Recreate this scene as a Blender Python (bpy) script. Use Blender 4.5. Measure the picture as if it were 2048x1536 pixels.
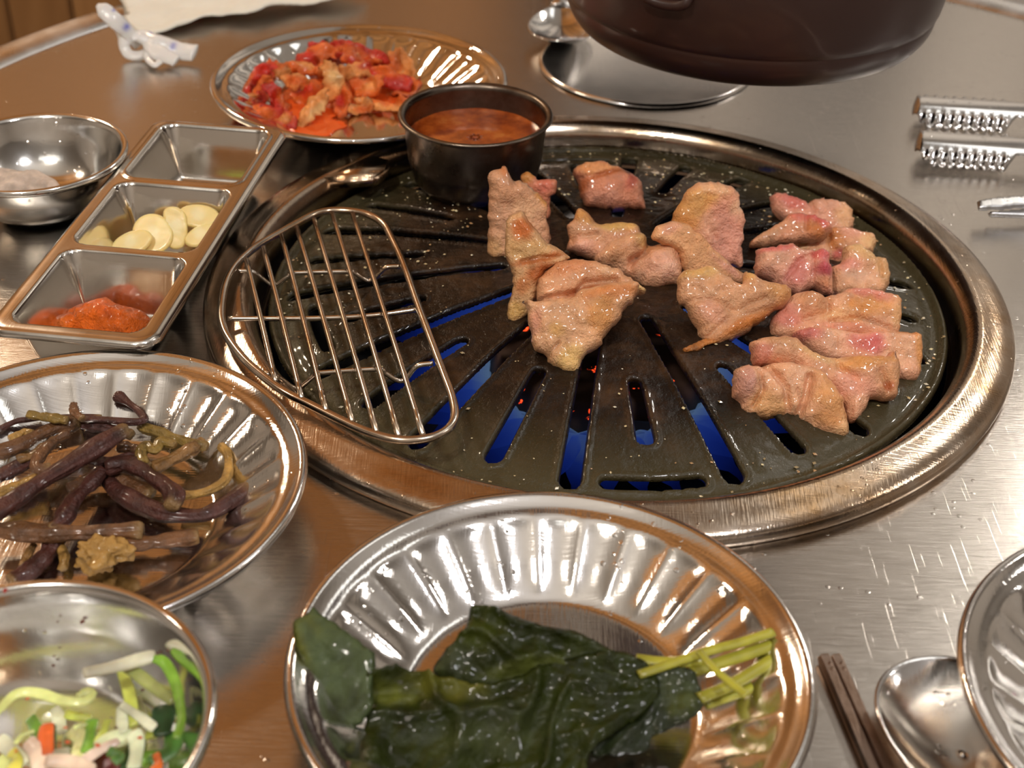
import bpy, bmesh, math, random
import numpy as np
from mathutils import Vector, Matrix
PI = math.pi
C = bpy.context.scene.collection
SC = bpy.context.scene
for o in list(bpy.data.objects): bpy.data.objects.remove(o)

# ------------------------------------------------------------------ camera
F_PX, PITCH, ROLL, CAM_H = 2814.8, math.radians(34.736), math.radians(1.55), 0.31273
_c, _s = math.cos(PITCH), math.sin(PITCH)
FW = np.array([0, _c, -_s]); RT0 = np.array([1., 0, 0]); UP0 = np.array([0, _s, _c])
RT = math.cos(ROLL)*RT0 + math.sin(ROLL)*UP0
UP = -math.sin(ROLL)*RT0 + math.cos(ROLL)*UP0
CAM = np.array([0, 0, CAM_H])
cd = bpy.data.cameras.new('camera'); cam = bpy.data.objects.new('camera', cd); C.objects.link(cam)
cam.matrix_world = Matrix(((RT[0], UP[0], -FW[0], CAM[0]), (RT[1], UP[1], -FW[1], CAM[1]), (RT[2], UP[2], -FW[2], CAM[2]), (0, 0, 0, 1)))
cd.sensor_width = 36; cd.lens = F_PX*36/2048; cd.clip_start = 0.01
cd.dof.use_dof = True; cd.dof.focus_distance = 0.54; cd.dof.aperture_fstop = 14
SC.camera = cam
SC.view_settings.view_transform = 'Standard'; SC.view_settings.look = 'None'
SC.view_settings.gamma = 1; SC.view_settings.use_curve_mapping = False
SC.view_settings.exposure = 0.42

# ------------------------------------------------------------------ light
w = bpy.data.worlds.new('world'); SC.world = w; w.use_nodes = True
w.node_tree.nodes['Background'].inputs[0].default_value = (1.0, .86, .72, 1)
w.node_tree.nodes['Background'].inputs[1].default_value = 0.25
# round ceiling lamps (x, y, z, radius, watts, colour)
LAMPS = [(-.90, 1.55, .95, .06, 13, (1, .80, .58)), (.90, 1.55, .95, .06, 9, (1, .93, .84)), (-.40, -.30, 1.15, .05, 19, (1, .92, .82)),  # first two are added near the back wall to brighten it
         (.45, -.20, 1.20, .05, 17, (.98, .97, 1)), (-1.5, .6, 1.3, .06, 7, (1, .84, .66)), (1.5, .6, 1.2, .06, 7, (1, .95, .9))]
CEIL = 1.75
PANEL_POWER = 1.6

# ------------------------------------------------------------------ helpers
def at(px, py, z=0.0):
    d = FW + RT*((px-1024)/F_PX) - UP*((py-768)/F_PX)
    return CAM + d*((z-CAM_H)/d[2])
def ray_plane(pts, P0, n):
    pts = np.asarray(pts, float)
    d = FW[None] + RT[None]*((pts[:, 0:1]-1024)/F_PX) - UP[None]*((pts[:, 1:2]-768)/F_PX)
    t = ((P0-CAM)@n)/(d@n)
    return CAM[None] + d*t[:, None]
def topx(P):
    v = P-CAM; d = v@FW
    return np.stack([1024+F_PX*(v@RT)/d, 768-F_PX*(v@UP)/d], -1)
def Z(ox, oy, s): return lambda pts: [(ox+p[0]/s, oy+p[1]/s)+tuple(p[2:]) for p in pts]

def _h(i, j, k, seed):
    n = (i*374761393 + j*668265263 + k*2147483647 + seed*1274126177) & 0xffffffff
    n = ((n ^ (n >> 13))*1274126177) & 0xffffffff
    return ((n ^ (n >> 16)) & 0xffff)/32767.5-1
def noise(P, scale=1., seed=0):
    P = np.asarray(P, float)*scale + 1000.
    I = np.floor(P).astype(np.int64); f = P-I; f = f*f*(3-2*f)
    r = 0
    for a in (0, 1):
        for b in (0, 1):
            for c in (0, 1):
                wgt = (f[..., 0] if a else 1-f[..., 0])*(f[..., 1] if b else 1-f[..., 1])*(f[..., 2] if c else 1-f[..., 2])
                r = r + wgt*_h(I[..., 0]+a, I[..., 1]+b, I[..., 2]+c, seed)
    return r
def fbm(P, scale, seed=0, o=3):
    return sum(noise(P, scale*2**k, seed+k)*.5**k for k in range(o))

def link(name, me, m=None, parent=None, smooth=True):
    o = bpy.data.objects.new(name, me); C.objects.link(o)
    if m: me.materials.append(m)
    if smooth: me.shade_smooth()
    if parent: o.parent = parent
    return o
def mesh(name, V, F, m=None, parent=None, smooth=True, col=None):
    me = bpy.data.meshes.new(name)
    me.from_pydata([tuple(map(float, v)) for v in V], [], [tuple(map(int, f)) for f in F]); me.update()
    if col is not None:
        a = me.color_attributes.new('Col', 'FLOAT_COLOR', 'POINT')
        cc = np.ones((len(V), 4)); cc[:, :3] = col
        a.data.foreach_set('color', cc.ravel().astype(np.float32))
    return link(name, me, m, parent, smooth)
def bmobj(name, bm, m=None, parent=None, smooth=True):
    me = bpy.data.meshes.new(name); bm.to_mesh(me); bm.free()
    return link(name, me, m, parent, smooth)
def tag(o, label, cat, group=None, kind=None):
    if label: o['label'] = label
    if cat: o['category'] = cat
    if group: o['group'] = group
    if kind: o['kind'] = kind
    return o
def thing(name, label, cat, loc=(0, 0, 0), group=None, rz=0):
    o = bpy.data.objects.new(name, None); C.objects.link(o); o.location = loc; o.rotation_euler = (0, 0, rz); o.empty_display_size = .01
    return tag(o, label, cat, group)
def solidify(o, t, off=-1):
    md = o.modifiers.new('s', 'SOLIDIFY'); md.thickness = t; md.offset = off; md.use_even_offset = False
    return o
def box(name, lo, hi, m, parent=None, bev=0.0):
    bm = bmesh.new(); bmesh.ops.create_cube(bm, size=1)
    for v in bm.verts: v.co = Vector([(lo[i]+hi[i])/2 + v.co[i]*(hi[i]-lo[i]) for i in range(3)])
    if bev: bmesh.ops.bevel(bm, geom=bm.edges[:], offset=bev, segments=2, affect='EDGES')
    return bmobj(name, bm, m, parent, smooth=False)
def spline(pts, n):
    P = np.asarray(pts, float)
    if len(P) == 2: t = np.linspace(0, 1, n)[:, None]; return P[0]*(1-t)+P[1]*t
    Q = np.vstack([2*P[0]-P[1], P, 2*P[-1]-P[-2]]); out = []
    L = np.r_[0, np.cumsum(np.linalg.norm(np.diff(P[:, :3], axis=0), axis=1))]
    for u in np.linspace(0, L[-1]*.99999, n):
        i = min(np.searchsorted(L, u, side='right')-1, len(P)-2); t = (u-L[i])/max(L[i+1]-L[i], 1e-9)
        a, b, c, d = Q[i:i+4]
        out.append(.5*((2*b)+(-a+c)*t+(2*a-5*b+4*c-d)*t*t+(-a+3*b-3*c+d)*t**3))
    return np.array(out)
def closed_spline(pts, per=6):
    P = np.asarray(pts, float); n = len(P); out = []
    for i in range(n):
        a, b, c, d = P[i-1], P[i], P[(i+1) % n], P[(i+2) % n]
        for t in np.linspace(0, 1, per, endpoint=False):
            out.append(.5*((2*b)+(-a+c)*t+(2*a-5*b+4*c-d)*t*t+(-a+3*b-3*c+d)*t**3))
    return np.array(out)
def tube(name, P, r, m, parent=None, seg=10, flat=1.0, ridge=0, closed=False, rough=0, seed=0, col=None, upv=(0, 0, 1), cap=True, colf=None):
    """swept tube along points P (N,3); r scalar or per-point; flat squeezes along the up direction"""
    P = np.asarray(P, float); n = len(P); r = np.broadcast_to(r, (n,)).astype(float)
    if closed: T = np.roll(P, -1, 0)-np.roll(P, 1, 0)
    else: T = np.gradient(P, axis=0)
    T /= np.linalg.norm(T, axis=1)[:, None]+1e-12
    u0 = np.asarray(upv, float); S = np.cross(T, u0); bad = np.linalg.norm(S, axis=1) < .15
    S[bad] = np.cross(T[bad], np.array([0, 1., .1])); S /= np.linalg.norm(S, axis=1)[:, None]; U = np.cross(S, T)
    A = np.linspace(0, 2*PI, seg, endpoint=False)
    V = P[:, None]+r[:, None, None]*(np.cos(A)[None, :, None]*S[:, None]+flat*np.sin(A)[None, :, None]*U[:, None])
    if rough:
        D = V-P[:, None]; Q = np.stack([np.cos(A)[None]*3+0*r[:, None], np.sin(A)[None]*3+0*r[:, None], np.arange(n)[:, None]*.12+0*A[None]], -1)
        V = P[:, None]+D*(1+rough*noise(Q, 1.0, seed)[..., None]+rough*.6*noise(Q, 2.3, seed+5)[..., None])
    if ridge:
        Q = np.stack([np.cos(A)[None]*2.2+0*r[:, None], np.sin(A)[None]*2.2+0*r[:, None], np.arange(n)[:, None]*.03+0*A[None]], -1)
        V = P[:, None]+(V-P[:, None])*(1-ridge*np.abs(noise(Q, 1.6, seed+11))[..., None]*1.5)
    V = V.reshape(-1, 3); Fc = []
    for i in range(n if closed else n-1):
        for j in range(seg):
            a = i*seg+j; b = i*seg+(j+1) % seg; i2 = (i+1) % n
            Fc.append((a, b, i2*seg+(j+1) % seg, i2*seg+j))
    if cap and not closed:
        Fc.append(tuple(range(seg))[::-1]); Fc.append(tuple((n-1)*seg+j for j in range(seg)))
    cc = None
    if colf is not None: cc = colf(V, np.repeat(np.linspace(0, 1, n), seg))
    elif col is not None: cc = np.broadcast_to(col, (len(V), 3))
    return mesh(name, V, Fc, m, parent, True, cc)
def lathe(name, prof, m, parent=None, seg=96, loc=(0, 0, 0), flute=None, close=True):
    """prof list of (r, z) from axis outwards; flute(i, r, z, ang)->(dr, dz)"""
    V = []; Fc = []
    for i, (r, z) in enumerate(prof):
        for j in range(seg):
            a = 2*PI*j/seg; dr, dz = flute(i, r, z, a) if flute else (0, 0)
            V.append((loc[0]+(r+dr)*math.cos(a), loc[1]+(r+dr)*math.sin(a), loc[2]+z+dz))
    for i in range(len(prof)-1):
        for j in range(seg):
            k = (j+1) % seg; Fc.append((i*seg+j, i*seg+k, (i+1)*seg+k, (i+1)*seg+j))
    if close and prof[0][0] > 1e-6 and prof[0][0] < .02: Fc.append(tuple(range(seg))[::-1])
    return mesh(name, V, Fc, m, parent)
def refine(prof, step=.001):
    out = []
    for a, b in zip(prof[:-1], prof[1:]):
        n = max(1, int(math.hypot(b[0]-a[0], b[1]-a[1])/step))
        for k in range(n): t = k/n; out.append((a[0]+(b[0]-a[0])*t, a[1]+(b[1]-a[1])*t))
    return out+[prof[-1]]
def smoothprof(prof, n=60):
    s = spline([(r, z, 0) for r, z in prof], n); return [(max(p[0], 0.0), p[1]) for p in s]

def poly_sdf(Q, poly):
    """signed distance (negative inside) of points Q (N,2) to closed polygon"""
    A = poly; B = np.roll(poly, -1, 0); E = B-A
    W = Q[:, None]-A[None]; t = np.clip((W*E[None]).sum(-1)/((E**2).sum(-1)[None]+1e-18), 0, 1)
    D = W-E[None]*t[..., None]; d = np.sqrt((D**2).sum(-1)).min(1)
    y = Q[:, 1:2]; cond = (A[None, :, 1] > y) != (B[None, :, 1] > y)
    xi = A[None, :, 0]+(y-A[None, :, 1])*E[None, :, 0]/np.where(np.abs(E[None, :, 1]) < 1e-15, 1e-15, E[None, :, 1])
    ins = ((cond & (Q[:, 0:1] < xi)).sum(1) % 2) == 1
    return np.where(ins, -d, d)
def field(x0, x1, y0, y1, cell, sdf):
    """grid clipped to sdf<0 with its border snapped on the outline -> (xy, s, faces, border mask)"""
    nx = max(3, int((x1-x0)/cell)+1); ny = max(3, int((y1-y0)/cell)+1)
    X, Y = np.meshgrid(np.linspace(x0, x1, nx), np.linspace(y0, y1, ny)); P = np.stack([X.ravel(), Y.ravel()], 1)
    I = np.arange(nx*ny).reshape(ny, nx)
    Fc = np.stack([I[:-1, :-1].ravel(), I[:-1, 1:].ravel(), I[1:, 1:].ravel(), I[1:, :-1].ravel()], 1)
    S = sdf(P); keep = sdf(P[Fc].mean(1)) < 0; Fc = Fc[keep]
    E = np.concatenate([Fc[:, [0, 1]], Fc[:, [1, 2]], Fc[:, [2, 3]], Fc[:, [3, 0]]]); E.sort(1)
    key = E[:, 0]*(nx*ny)+E[:, 1]; u, cnt = np.unique(key, return_counts=True); bk = u[cnt == 1]
    bmask = np.zeros(nx*ny, bool); bmask[bk//(nx*ny)] = True; bmask[bk % (nx*ny)] = True
    bi = np.where(bmask)[0]
    for _ in range(3):
        e = cell*.2; Pb = P[bi]; s0 = sdf(Pb)
        gx = (sdf(Pb+[e, 0])-sdf(Pb-[e, 0]))/(2*e); gy = (sdf(Pb+[0, e])-sdf(Pb-[0, e]))/(2*e)
        g = np.stack([gx, gy], 1); gl = np.linalg.norm(g, axis=1)[:, None]; g = g/np.maximum(gl, .5)
        P[bi] = Pb-np.clip(s0, -cell, cell)[:, None]*g
    used = np.unique(Fc); rm = -np.ones(nx*ny, int); rm[used] = np.arange(len(used))
    P = P[used]; S = sdf(P); S[bmask[used]] = 0
    return P, S, rm[Fc], bmask[used]

def slab(name, outline, anchor, m, az=0., el=90., T=.006, edge=None, cell=.0009, rough=.0006, rscale=220, seed=0, col=(.8, .6, .5), blobs=(), creases=(), bumps=(), parent=None, warp=None, jag=0., bow=0., colvar=.06, smooth_outline=True, backT=None):
    """a piece of food/cloth with the given outline (photo pixels), standing at its own place: anchor=(px,py,z)
    is a point of its front face, the face normal has azimuth az and elevation el; T is its thickness behind the face."""
    a, e = math.radians(az), math.radians(el)
    n = np.array([math.sin(a)*math.cos(e), -math.cos(a)*math.cos(e), math.sin(e)])
    P0 = at(*anchor)
    out = closed_spline(outline, 5) if smooth_outline else np.asarray(outline, float)
    W = ray_plane(out, P0, n)
    ux = np.cross(np.array([0, 0, 1.]), n) if el < 89 else np.array([math.cos(a), math.sin(a), 0.]); ux = ux/np.linalg.norm(ux); uy = np.cross(n, ux)
    poly = np.stack([(W-P0)@ux, (W-P0)@uy], 1)
    if jag:
        q = np.c_[poly, np.zeros(len(poly))]
        poly = poly+jag*np.stack([noise(q, 600, seed+31), noise(q, 600, seed+37)], 1)
    lo, hi = poly.min(0), poly.max(0)
    P, S, Fc, bm_ = field(lo[0], hi[0], lo[1], hi[1], cell, lambda Q: poly_sdf(Q, poly))
    ed = edge or T*.7
    q = np.clip(-S/ed, 0, 1); prof = np.sqrt(np.clip(1-(1-q)**2, 0, 1))
    base = P0+P[:, 0:1]*ux+P[:, 1:2]*uy
    px = topx(base)
    half = T/2; N3 = base+seed*.37
    if name == 'pork_piece': h0 = .00022*noise(N3, 750, seed+71)*prof+.00022*noise(N3, 420, seed+72)*prof
    else: h0 = 0
    h = h0+rough*fbm(N3, rscale, seed)*prof + rough*1.6*noise(N3, rscale*.28, seed+9)*prof
    for cr in creases:      # (polyline px, depth, width px)
        pl, dep, wd = cr; d = np.full(len(px), 1e9); pl = np.asarray(pl, float)
        for i in range(len(pl)-1):
            A, B = pl[i], pl[i+1]; Ev = B-A; t = np.clip(((px-A)@Ev)/(Ev@Ev), 0, 1); d = np.minimum(d, np.linalg.norm(px-A-t[:, None]*Ev, axis=1))
        h = h-(1.35 if name == 'pork_piece' else 1)*dep*np.exp(-(d/(wd*(.8 if name == 'pork_piece' else 1)))**2)*prof
    for (bx, by, br, bh) in bumps:
        h = h+bh*np.exp(-((px[:, 0]-bx)**2+(px[:, 1]-by)**2)/br**2)*prof
    if warp is not None: h = h+warp(P, px)*1.0
    cen = P.mean(0); rad = np.abs(P-cen).max()
    bw = -bow*((P-cen)**2).sum(1)/rad**2
    front = base+n*(-half+half*prof+h+bw)[:, None]
    hb = (warp(P, px) if warp is not None else 0)
    back = base+n*(-half-(half if backT is None else backT)*prof+bw+hb)[:, None]
    nv = len(P); mp = np.arange(nv); inner = np.where(~bm_)[0]; mp[inner] = nv+np.arange(len(inner))
    V = np.vstack([front, back[inner]]); FF = np.vstack([Fc, mp[Fc][:, ::-1]])
    c = np.tile(np.asarray(col, float), (nv, 1))
    wob = np.stack([fbm(N3, 140, seed+3), fbm(N3, 140, seed+4)], 1)
    for (bx, by, br, bc) in blobs:
        ang = 0; rx = ry = br
        if isinstance(br, tuple): rx, ry, ang = br
        dx = px[:, 0]-bx; dy = px[:, 1]-by; ca, sa = math.cos(math.radians(ang)), math.sin(math.radians(ang))
        X = (dx*ca+dy*sa)/rx+wob[:, 0]*.35; Y = (-dx*sa+dy*ca)/ry+wob[:, 1]*.35
        k = 1/(1+np.exp((np.sqrt(X*X+Y*Y)-1)*6)); c = c*(1-k[:, None])+np.asarray(bc)*k[:, None]
    c = c*(1+colvar*fbm(N3, 350, seed+12)[:, None]+colvar*noise(N3, 90, seed+14)[:, None])
    if name == 'pork_piece':
        c = np.clip(c, .001, 1)**1.12*np.array((1.26, 1.01, .80)); fb = fbm(N3*np.array([1, 1, .5]), 520, seed+51)[:, None]; gr_ = np.clip(fbm(N3, 120, seed+61), 0, 1)[:, None]
        c = c*(1+.07*fb); c = c*(1-.35*gr_)+.35*gr_*c*np.array((.92, .72, .50))
    cb = np.vstack([c, c[inner]])
    return mesh(name, V, FF, m, parent, True, np.clip(cb, 0, 1))

# ------------------------------------------------------------------ materials
def mat(name, base=(.8, .8, .8), rough=.5, metal=0., **k):
    m = bpy.data.materials.new(name); m.use_nodes = True; b = m.node_tree.nodes['Principled BSDF']
    b.inputs['Base Color'].default_value = (*base, 1); b.inputs['Roughness'].default_value = rough; b.inputs['Metallic'].default_value = metal
    for kk, v in k.items():
        b.inputs[kk.replace('_', ' ')].default_value = v
    return m, m.node_tree, b
def N(nt, t, **k):
    n = nt.nodes.new(t)
    for a, v in k.items():
        if a in n.inputs.keys(): n.inputs[a].default_value = v
        else: setattr(n, a, v)
    return n
def L(nt, a, b): nt.links.new(a, b)
def ramp(nt, fac, stops):
    r = N(nt, 'ShaderNodeValToRGB'); el = r.color_ramp.elements
    while len(el) < len(stops): el.new(.5)
    for e_, (p, c) in zip(el, stops): e_.position = p; e_.color = (*c, 1) if len(c) == 3 else c
    L(nt, fac, r.inputs[0]); return r
def coords(nt, scale=(1, 1, 1), rot=(0, 0, 0), kind='Object'):
    tc = N(nt, 'ShaderNodeTexCoord'); mp = N(nt, 'ShaderNodeMapping'); mp.inputs['Scale'].default_value = scale; mp.inputs['Rotation'].default_value = rot
    L(nt, tc.outputs[kind], mp.inputs[0]); return mp.outputs[0]
def noise_n(nt, vec, scale, detail=4, rough=.6):
    n = N(nt, 'ShaderNodeTexNoise'); n.inputs['Scale'].default_value = scale; n.inputs['Detail'].default_value = detail; n.inputs['Roughness'].default_value = rough
    L(nt, vec, n.inputs['Vector']); return n.outputs[0]
def bump_n(nt, b, h, strength=.3, dist=.001, prev=None):
    n = N(nt, 'ShaderNodeBump'); n.inputs['Strength'].default_value = strength; n.inputs['Distance'].default_value = dist
    L(nt, h, n.inputs['Height'])
    if prev: L(nt, prev, n.inputs['Normal'])
    L(nt, n.outputs[0], b.inputs['Normal']); return n.outputs[0]
def mix_n(nt, fac, a, b):
    n = N(nt, 'ShaderNodeMix', data_type='RGBA')
    for s, v in ((0, fac), (6, a), (7, b)):
        if hasattr(v, 'links'): L(nt, v, n.inputs[s])
        elif s == 0: n.inputs[0].default_value = v
        else: n.inputs[s].default_value = (*v, 1)
    return n.outputs[2]

def steel(name, base=(.72, .70, .67), rough=.09, scratch=.12, spots=True, dirt=None):
    m, nt, b = mat(name, base, rough, 1.)
    v = coords(nt); s1 = noise_n(nt, coords(nt, (60, 1800, 60), (0, 0, .6)), 1, 2); s2 = noise_n(nt, coords(nt, (1500, 70, 300), (0, 0, .2)), 1, 2)
    mx = N(nt, 'ShaderNodeMath', operation='ADD'); L(nt, s1, mx.inputs[0]); L(nt, s2, mx.inputs[1])
    p = bump_n(nt, b, mx.outputs[0], scratch, .0003)
    if spots:
        vo = N(nt, 'ShaderNodeTexVoronoi'); vo.inputs['Scale'].default_value = 260; vo.inputs['Randomness'].default_value = 1; L(nt, v, vo.inputs['Vector'])
        r = ramp(nt, vo.outputs['Distance'], [(.0, (1, 1, 1)), (.16, (.8, .8, .8)), (.22, (0, 0, 0))])
        ns = noise_n(nt, v, 60, 3); r2 = ramp(nt, ns, [(.55, (0, 0, 0)), (.62, (1, 1, 1))])
        mu = N(nt, 'ShaderNodeMath', operation='MULTIPLY'); L(nt, r.outputs[0], mu.inputs[0]); L(nt, r2.outputs[0], mu.inputs[1])
        bump_n(nt, b, mu.outputs[0], .35, .0006, p)
    rr = noise_n(nt, v, 25, 5); r = ramp(nt, rr, [(.35, (rough*.7,)*3), (.75, (rough*1.9,)*3)]); L(nt, r.outputs[0], b.inputs['Roughness'])
    if dirt:
        d = noise_n(nt, v, 18, 6, .7); k = ramp(nt, d, [(.4, (0, 0, 0)), (.68, (1, 1, 1))])
        L(nt, mix_n(nt, k.outputs[0], base, dirt), b.inputs['Base Color'])
    return m
M = {}
M['plate'] = steel('polished_steel_plate', (.76, .74, .71), .085)
M['plate2'] = steel('polished_steel_plate_clean', (.74, .72, .69), .06, .06)
M['bowl'] = steel('polished_steel_bowl', (.76, .74, .70), .10, .06, True)
M['tray'] = steel('brushed_steel_tray', (.72, .68, .62), .13, .05, False)
M['wire'] = steel('steel_wire', (.74, .68, .60), .16, .03, False, (.42, .27, .14))
M['cutlery'] = steel('cutlery_steel', (.72, .71, .70), .10, .05, True)
M['chop'] = steel('dull_chopstick_steel', (.44, .34, .28), .26, .3, True, (.20, .13, .09))
M['ring'] = steel('grill_trim_steel', (.60, .51, .42), .17, .25, True, (.40, .25, .13))
M['cup'] = steel('smoked_cup_steel', (.25, .205, .165), .30, .06, True, (.08, .055, .04))
M['scis'] = steel('scissor_steel', (.6, .6, .6), .25, .2, False)

# brushed table
m, nt, b = mat('brushed_steel_table', (.60, .565, .525), .2, 1.)
M['table'] = m
b.inputs['Anisotropic'].default_value = .65
tg = N(nt, 'ShaderNodeTangent', direction_type='UV_MAP'); tg.uv_map = 'UVMap'; L(nt, tg.outputs[0], b.inputs['Tangent'])
s1 = noise_n(nt, coords(nt, (45, 2600, 1), (0, 0, -.06)), 1, 3, .7); s2 = noise_n(nt, coords(nt, (70, 1500, 1), (0, 0, .10)), 1, 3, .7)
s3 = noise_n(nt, coords(nt, (900, 26, 1), (0, 0, .5)), 1, 2, .6)
a1 = N(nt, 'ShaderNodeMath', operation='ADD'); L(nt, s1, a1.inputs[0]); L(nt, s2, a1.inputs[1])
r3 = ramp(nt, s3, [(.66, (0, 0, 0)), (.72, (.7, .7, .7))]); a2 = N(nt, 'ShaderNodeMath', operation='SUBTRACT'); L(nt, a1.outputs[0], a2.inputs[0]); L(nt, r3.outputs[0], a2.inputs[1])
p = bump_n(nt, b, a2.outputs[0], .11, .0004)
vo = N(nt, 'ShaderNodeTexVoronoi'); vo.inputs['Scale'].default_value = 170; L(nt, coords(nt), vo.inputs['Vector'])
r = ramp(nt, vo.outputs['Distance'], [(0, (1, 1, 1)), (.10, (.8, .8, .8)), (.15, (0, 0, 0))]); ns = noise_n(nt, coords(nt), 35, 3); r2 = ramp(nt, ns, [(.5, (0, 0, 0)), (.6, (1, 1, 1))])
mu = N(nt, 'ShaderNodeMath', operation='MULTIPLY'); L(nt, r.outputs[0], mu.inputs[0]); L(nt, r2.outputs[0], mu.inputs[1])
bump_n(nt, b, mu.outputs[0], .3, .0005, p)
rr = ramp(nt, s2, [(.3, (.13,)*3), (.75, (.26,)*3)]); L(nt, rr.outputs[0], b.inputs['Roughness'])

# pan
m, nt, b = mat('greasy_cast_pan', (.05, .04, .025), .25, 0., Specular_IOR_Level=.22)
M['pan'] = m
v = coords(nt); n1 = noise_n(nt, v, 38, 6, .65); n2 = noise_n(nt, v, 260, 4, .7)
b.inputs['Coat Weight'].default_value = .38; b.inputs['Coat Roughness'].default_value = .07
cr = ramp(nt, n1, [(.32, (.004, .003, .002)), (.52, (.012, .006, .003)), (.70, (.050, .022, .007))])
dist = N(nt, 'ShaderNodeVectorMath', operation='LENGTH'); sub = N(nt, 'ShaderNodeVectorMath', operation='MULTIPLY'); sub.inputs[1].default_value = (1, 1, 0); L(nt, v, sub.inputs[0]); L(nt, sub.outputs[0], dist.inputs[0])
rd = ramp(nt, dist.outputs['Value'], [(.10, (0, 0, 0)), (.135, (1, 1, 1))])
L(nt, mix_n(nt, rd.outputs[0], cr.outputs[0], (.055, .044, .020)), b.inputs['Base Color'])
sc2 = N(nt, 'ShaderNodeMath', operation='MULTIPLY_ADD'); L(nt, n2, sc2.inputs[0]); sc2.inputs[1].default_value = .45; L(nt, n1, sc2.inputs[2])
bump_n(nt, b, sc2.outputs[0], .8, .0022)
r = ramp(nt, n1, [(.35, (.22,)*3), (.7, (.55,)*3)]); L(nt, r.outputs[0], b.inputs['Roughness'])

def food(name, rough=.35, sss=.12, coat=.35, bscale=900, bstr=.3, rad=(.004, .0018, .001), trans=0., coatr=.12, bdist=.0006, spec=.5):
    m, nt, b = mat(name, (.8, .6, .5), rough)
    at_ = N(nt, 'ShaderNodeAttribute', attribute_name='Col'); v = coords(nt)
    L(nt, at_.outputs['Color'], b.inputs['Base Color'])
    b.inputs['Specular IOR Level'].default_value = spec; b.inputs['Subsurface Weight'].default_value = sss; b.inputs['Subsurface Radius'].default_value = rad; b.inputs['Subsurface Scale'].default_value = 1
    b.inputs['Coat Weight'].default_value = coat; b.inputs['Coat Roughness'].default_value = coatr
    n1 = noise_n(nt, v, bscale, 4, .65); n2 = noise_n(nt, v, bscale*.25, 3)
    ad = N(nt, 'ShaderNodeMath', operation='ADD'); L(nt, n1, ad.inputs[0]); L(nt, n2, ad.inputs[1])
    bump_n(nt, b, ad.outputs[0], bstr, bdist)
    if trans: b.inputs['Transmission Weight'].default_value = trans
    return m
M['meat'] = food('grilled_pork', .38, .12, .6, 900, .8, coatr=.09, bdist=.0014)
M['kimchi'] = food('kimchi', .34, .04, .35, 600, .7, spec=.3, coatr=.08, bdist=.0014)
M['stem'] = food('braised_stem', .42, .0, .3, 600, .7, bdist=.0012, spec=.35, coatr=.1)
M['leaf'] = food('pickled_leaf', .45, .0, .22, 330, .7, coatr=.10, bdist=.0013, spec=.15)
M['leafstem'] = food('pickled_leaf_stem', .3, .15, .4, 400, .2)
M['salad'] = food('fresh_shreds', .35, .25, .3, 400, .2)
M['garlic'] = food('garlic', .35, .3, .25, 300, .15)
M['paste'] = food('chili_paste', .38, .02, .3, 600, .9, bdist=.002, spec=.25, coatr=.08)
M['powder'] = food('powder', .8, .1, 0, 1500, .8)
M['paper'] = food('tissue_paper', .8, .1, 0, 300, .2)
M['film'] = food('plastic_film', .25, .1, .3, 400, .3)
M['crumb'] = food('sesame_crumbs', .5, .1, .3, 1500, .2)

m, nt, b = mat('red_sauce', (.32, .055, .008), .08, 0., Coat_Weight=.6); M['sauce'] = m
b.inputs['Subsurface Weight'].default_value = .2; b.inputs['Subsurface Radius'].default_value = (.006, .002, .0005)
v = coords(nt); nz = noise_n(nt, v, 90, 4); r = ramp(nt, nz, [(.35, (.20, .03, .004)), (.6, (.42, .09, .012)), (.75, (.55, .2, .04))]); L(nt, r.outputs[0], b.inputs['Base Color']); bump_n(nt, b, nz, .25, .001)
m, nt, b = mat('thin_red_juice', (.75, .10, .015), .06, 0., Coat_Weight=.5); M['juice'] = m
m, nt, b = mat('brown_stoneware', (.036, .015, .011), .38, 0., Coat_Weight=.15); M['pot'] = m
bump_n(nt, b, noise_n(nt, coords(nt), 60, 3), .06, .001)
m, nt, b = mat('soot_black', (.012, .011, .010), .5, .3); M['soot'] = m
m, nt, b = mat('plank_wood', (.3, .15, .06), .45); M['wood'] = m
v = coords(nt, (14, 14, .9)); g = noise_n(nt, v, 1.3, 6, .65); oi = N(nt, 'ShaderNodeObjectInfo')
r = ramp(nt, g, [(.3, (.34, .15, .045)), (.55, (.62, .31, .11)), (.75, (.80, .47, .19))])
hs = N(nt, 'ShaderNodeHueSaturation'); ml = N(nt, 'ShaderNodeMapRange'); ml.inputs[3].default_value = .5; ml.inputs[4].default_value = 1.25; L(nt, oi.outputs['Random'], ml.inputs[0]); L(nt, ml.outputs[0], hs.inputs['Value']); L(nt, r.outputs[0], hs.inputs['Color']); L(nt, hs.outputs[0], b.inputs['Base Color'])
m, nt, b = mat('plaster_wall', (.46, .43, .40), .8); M['plaster'] = m
nz = noise_n(nt, coords(nt), 3, 4); r = ramp(nt, nz, [(.3, (.62, .58, .53)), (.7, (.78, .74, .69))]); L(nt, r.outputs[0], b.inputs['Base Color'])
M['dark'] = mat('dark_brown_paint', (.07, .045, .03), .5)[0]
M['ceil'] = mat('ceiling_paint', (.42, .40, .375), .85)[0]
M['floor'] = mat('floor_boards', (.13, .075, .04), .5)[0]
M['lamp'] = mat('lamp_shade_metal', (.05, .05, .05), .4, .8)[0]

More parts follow.
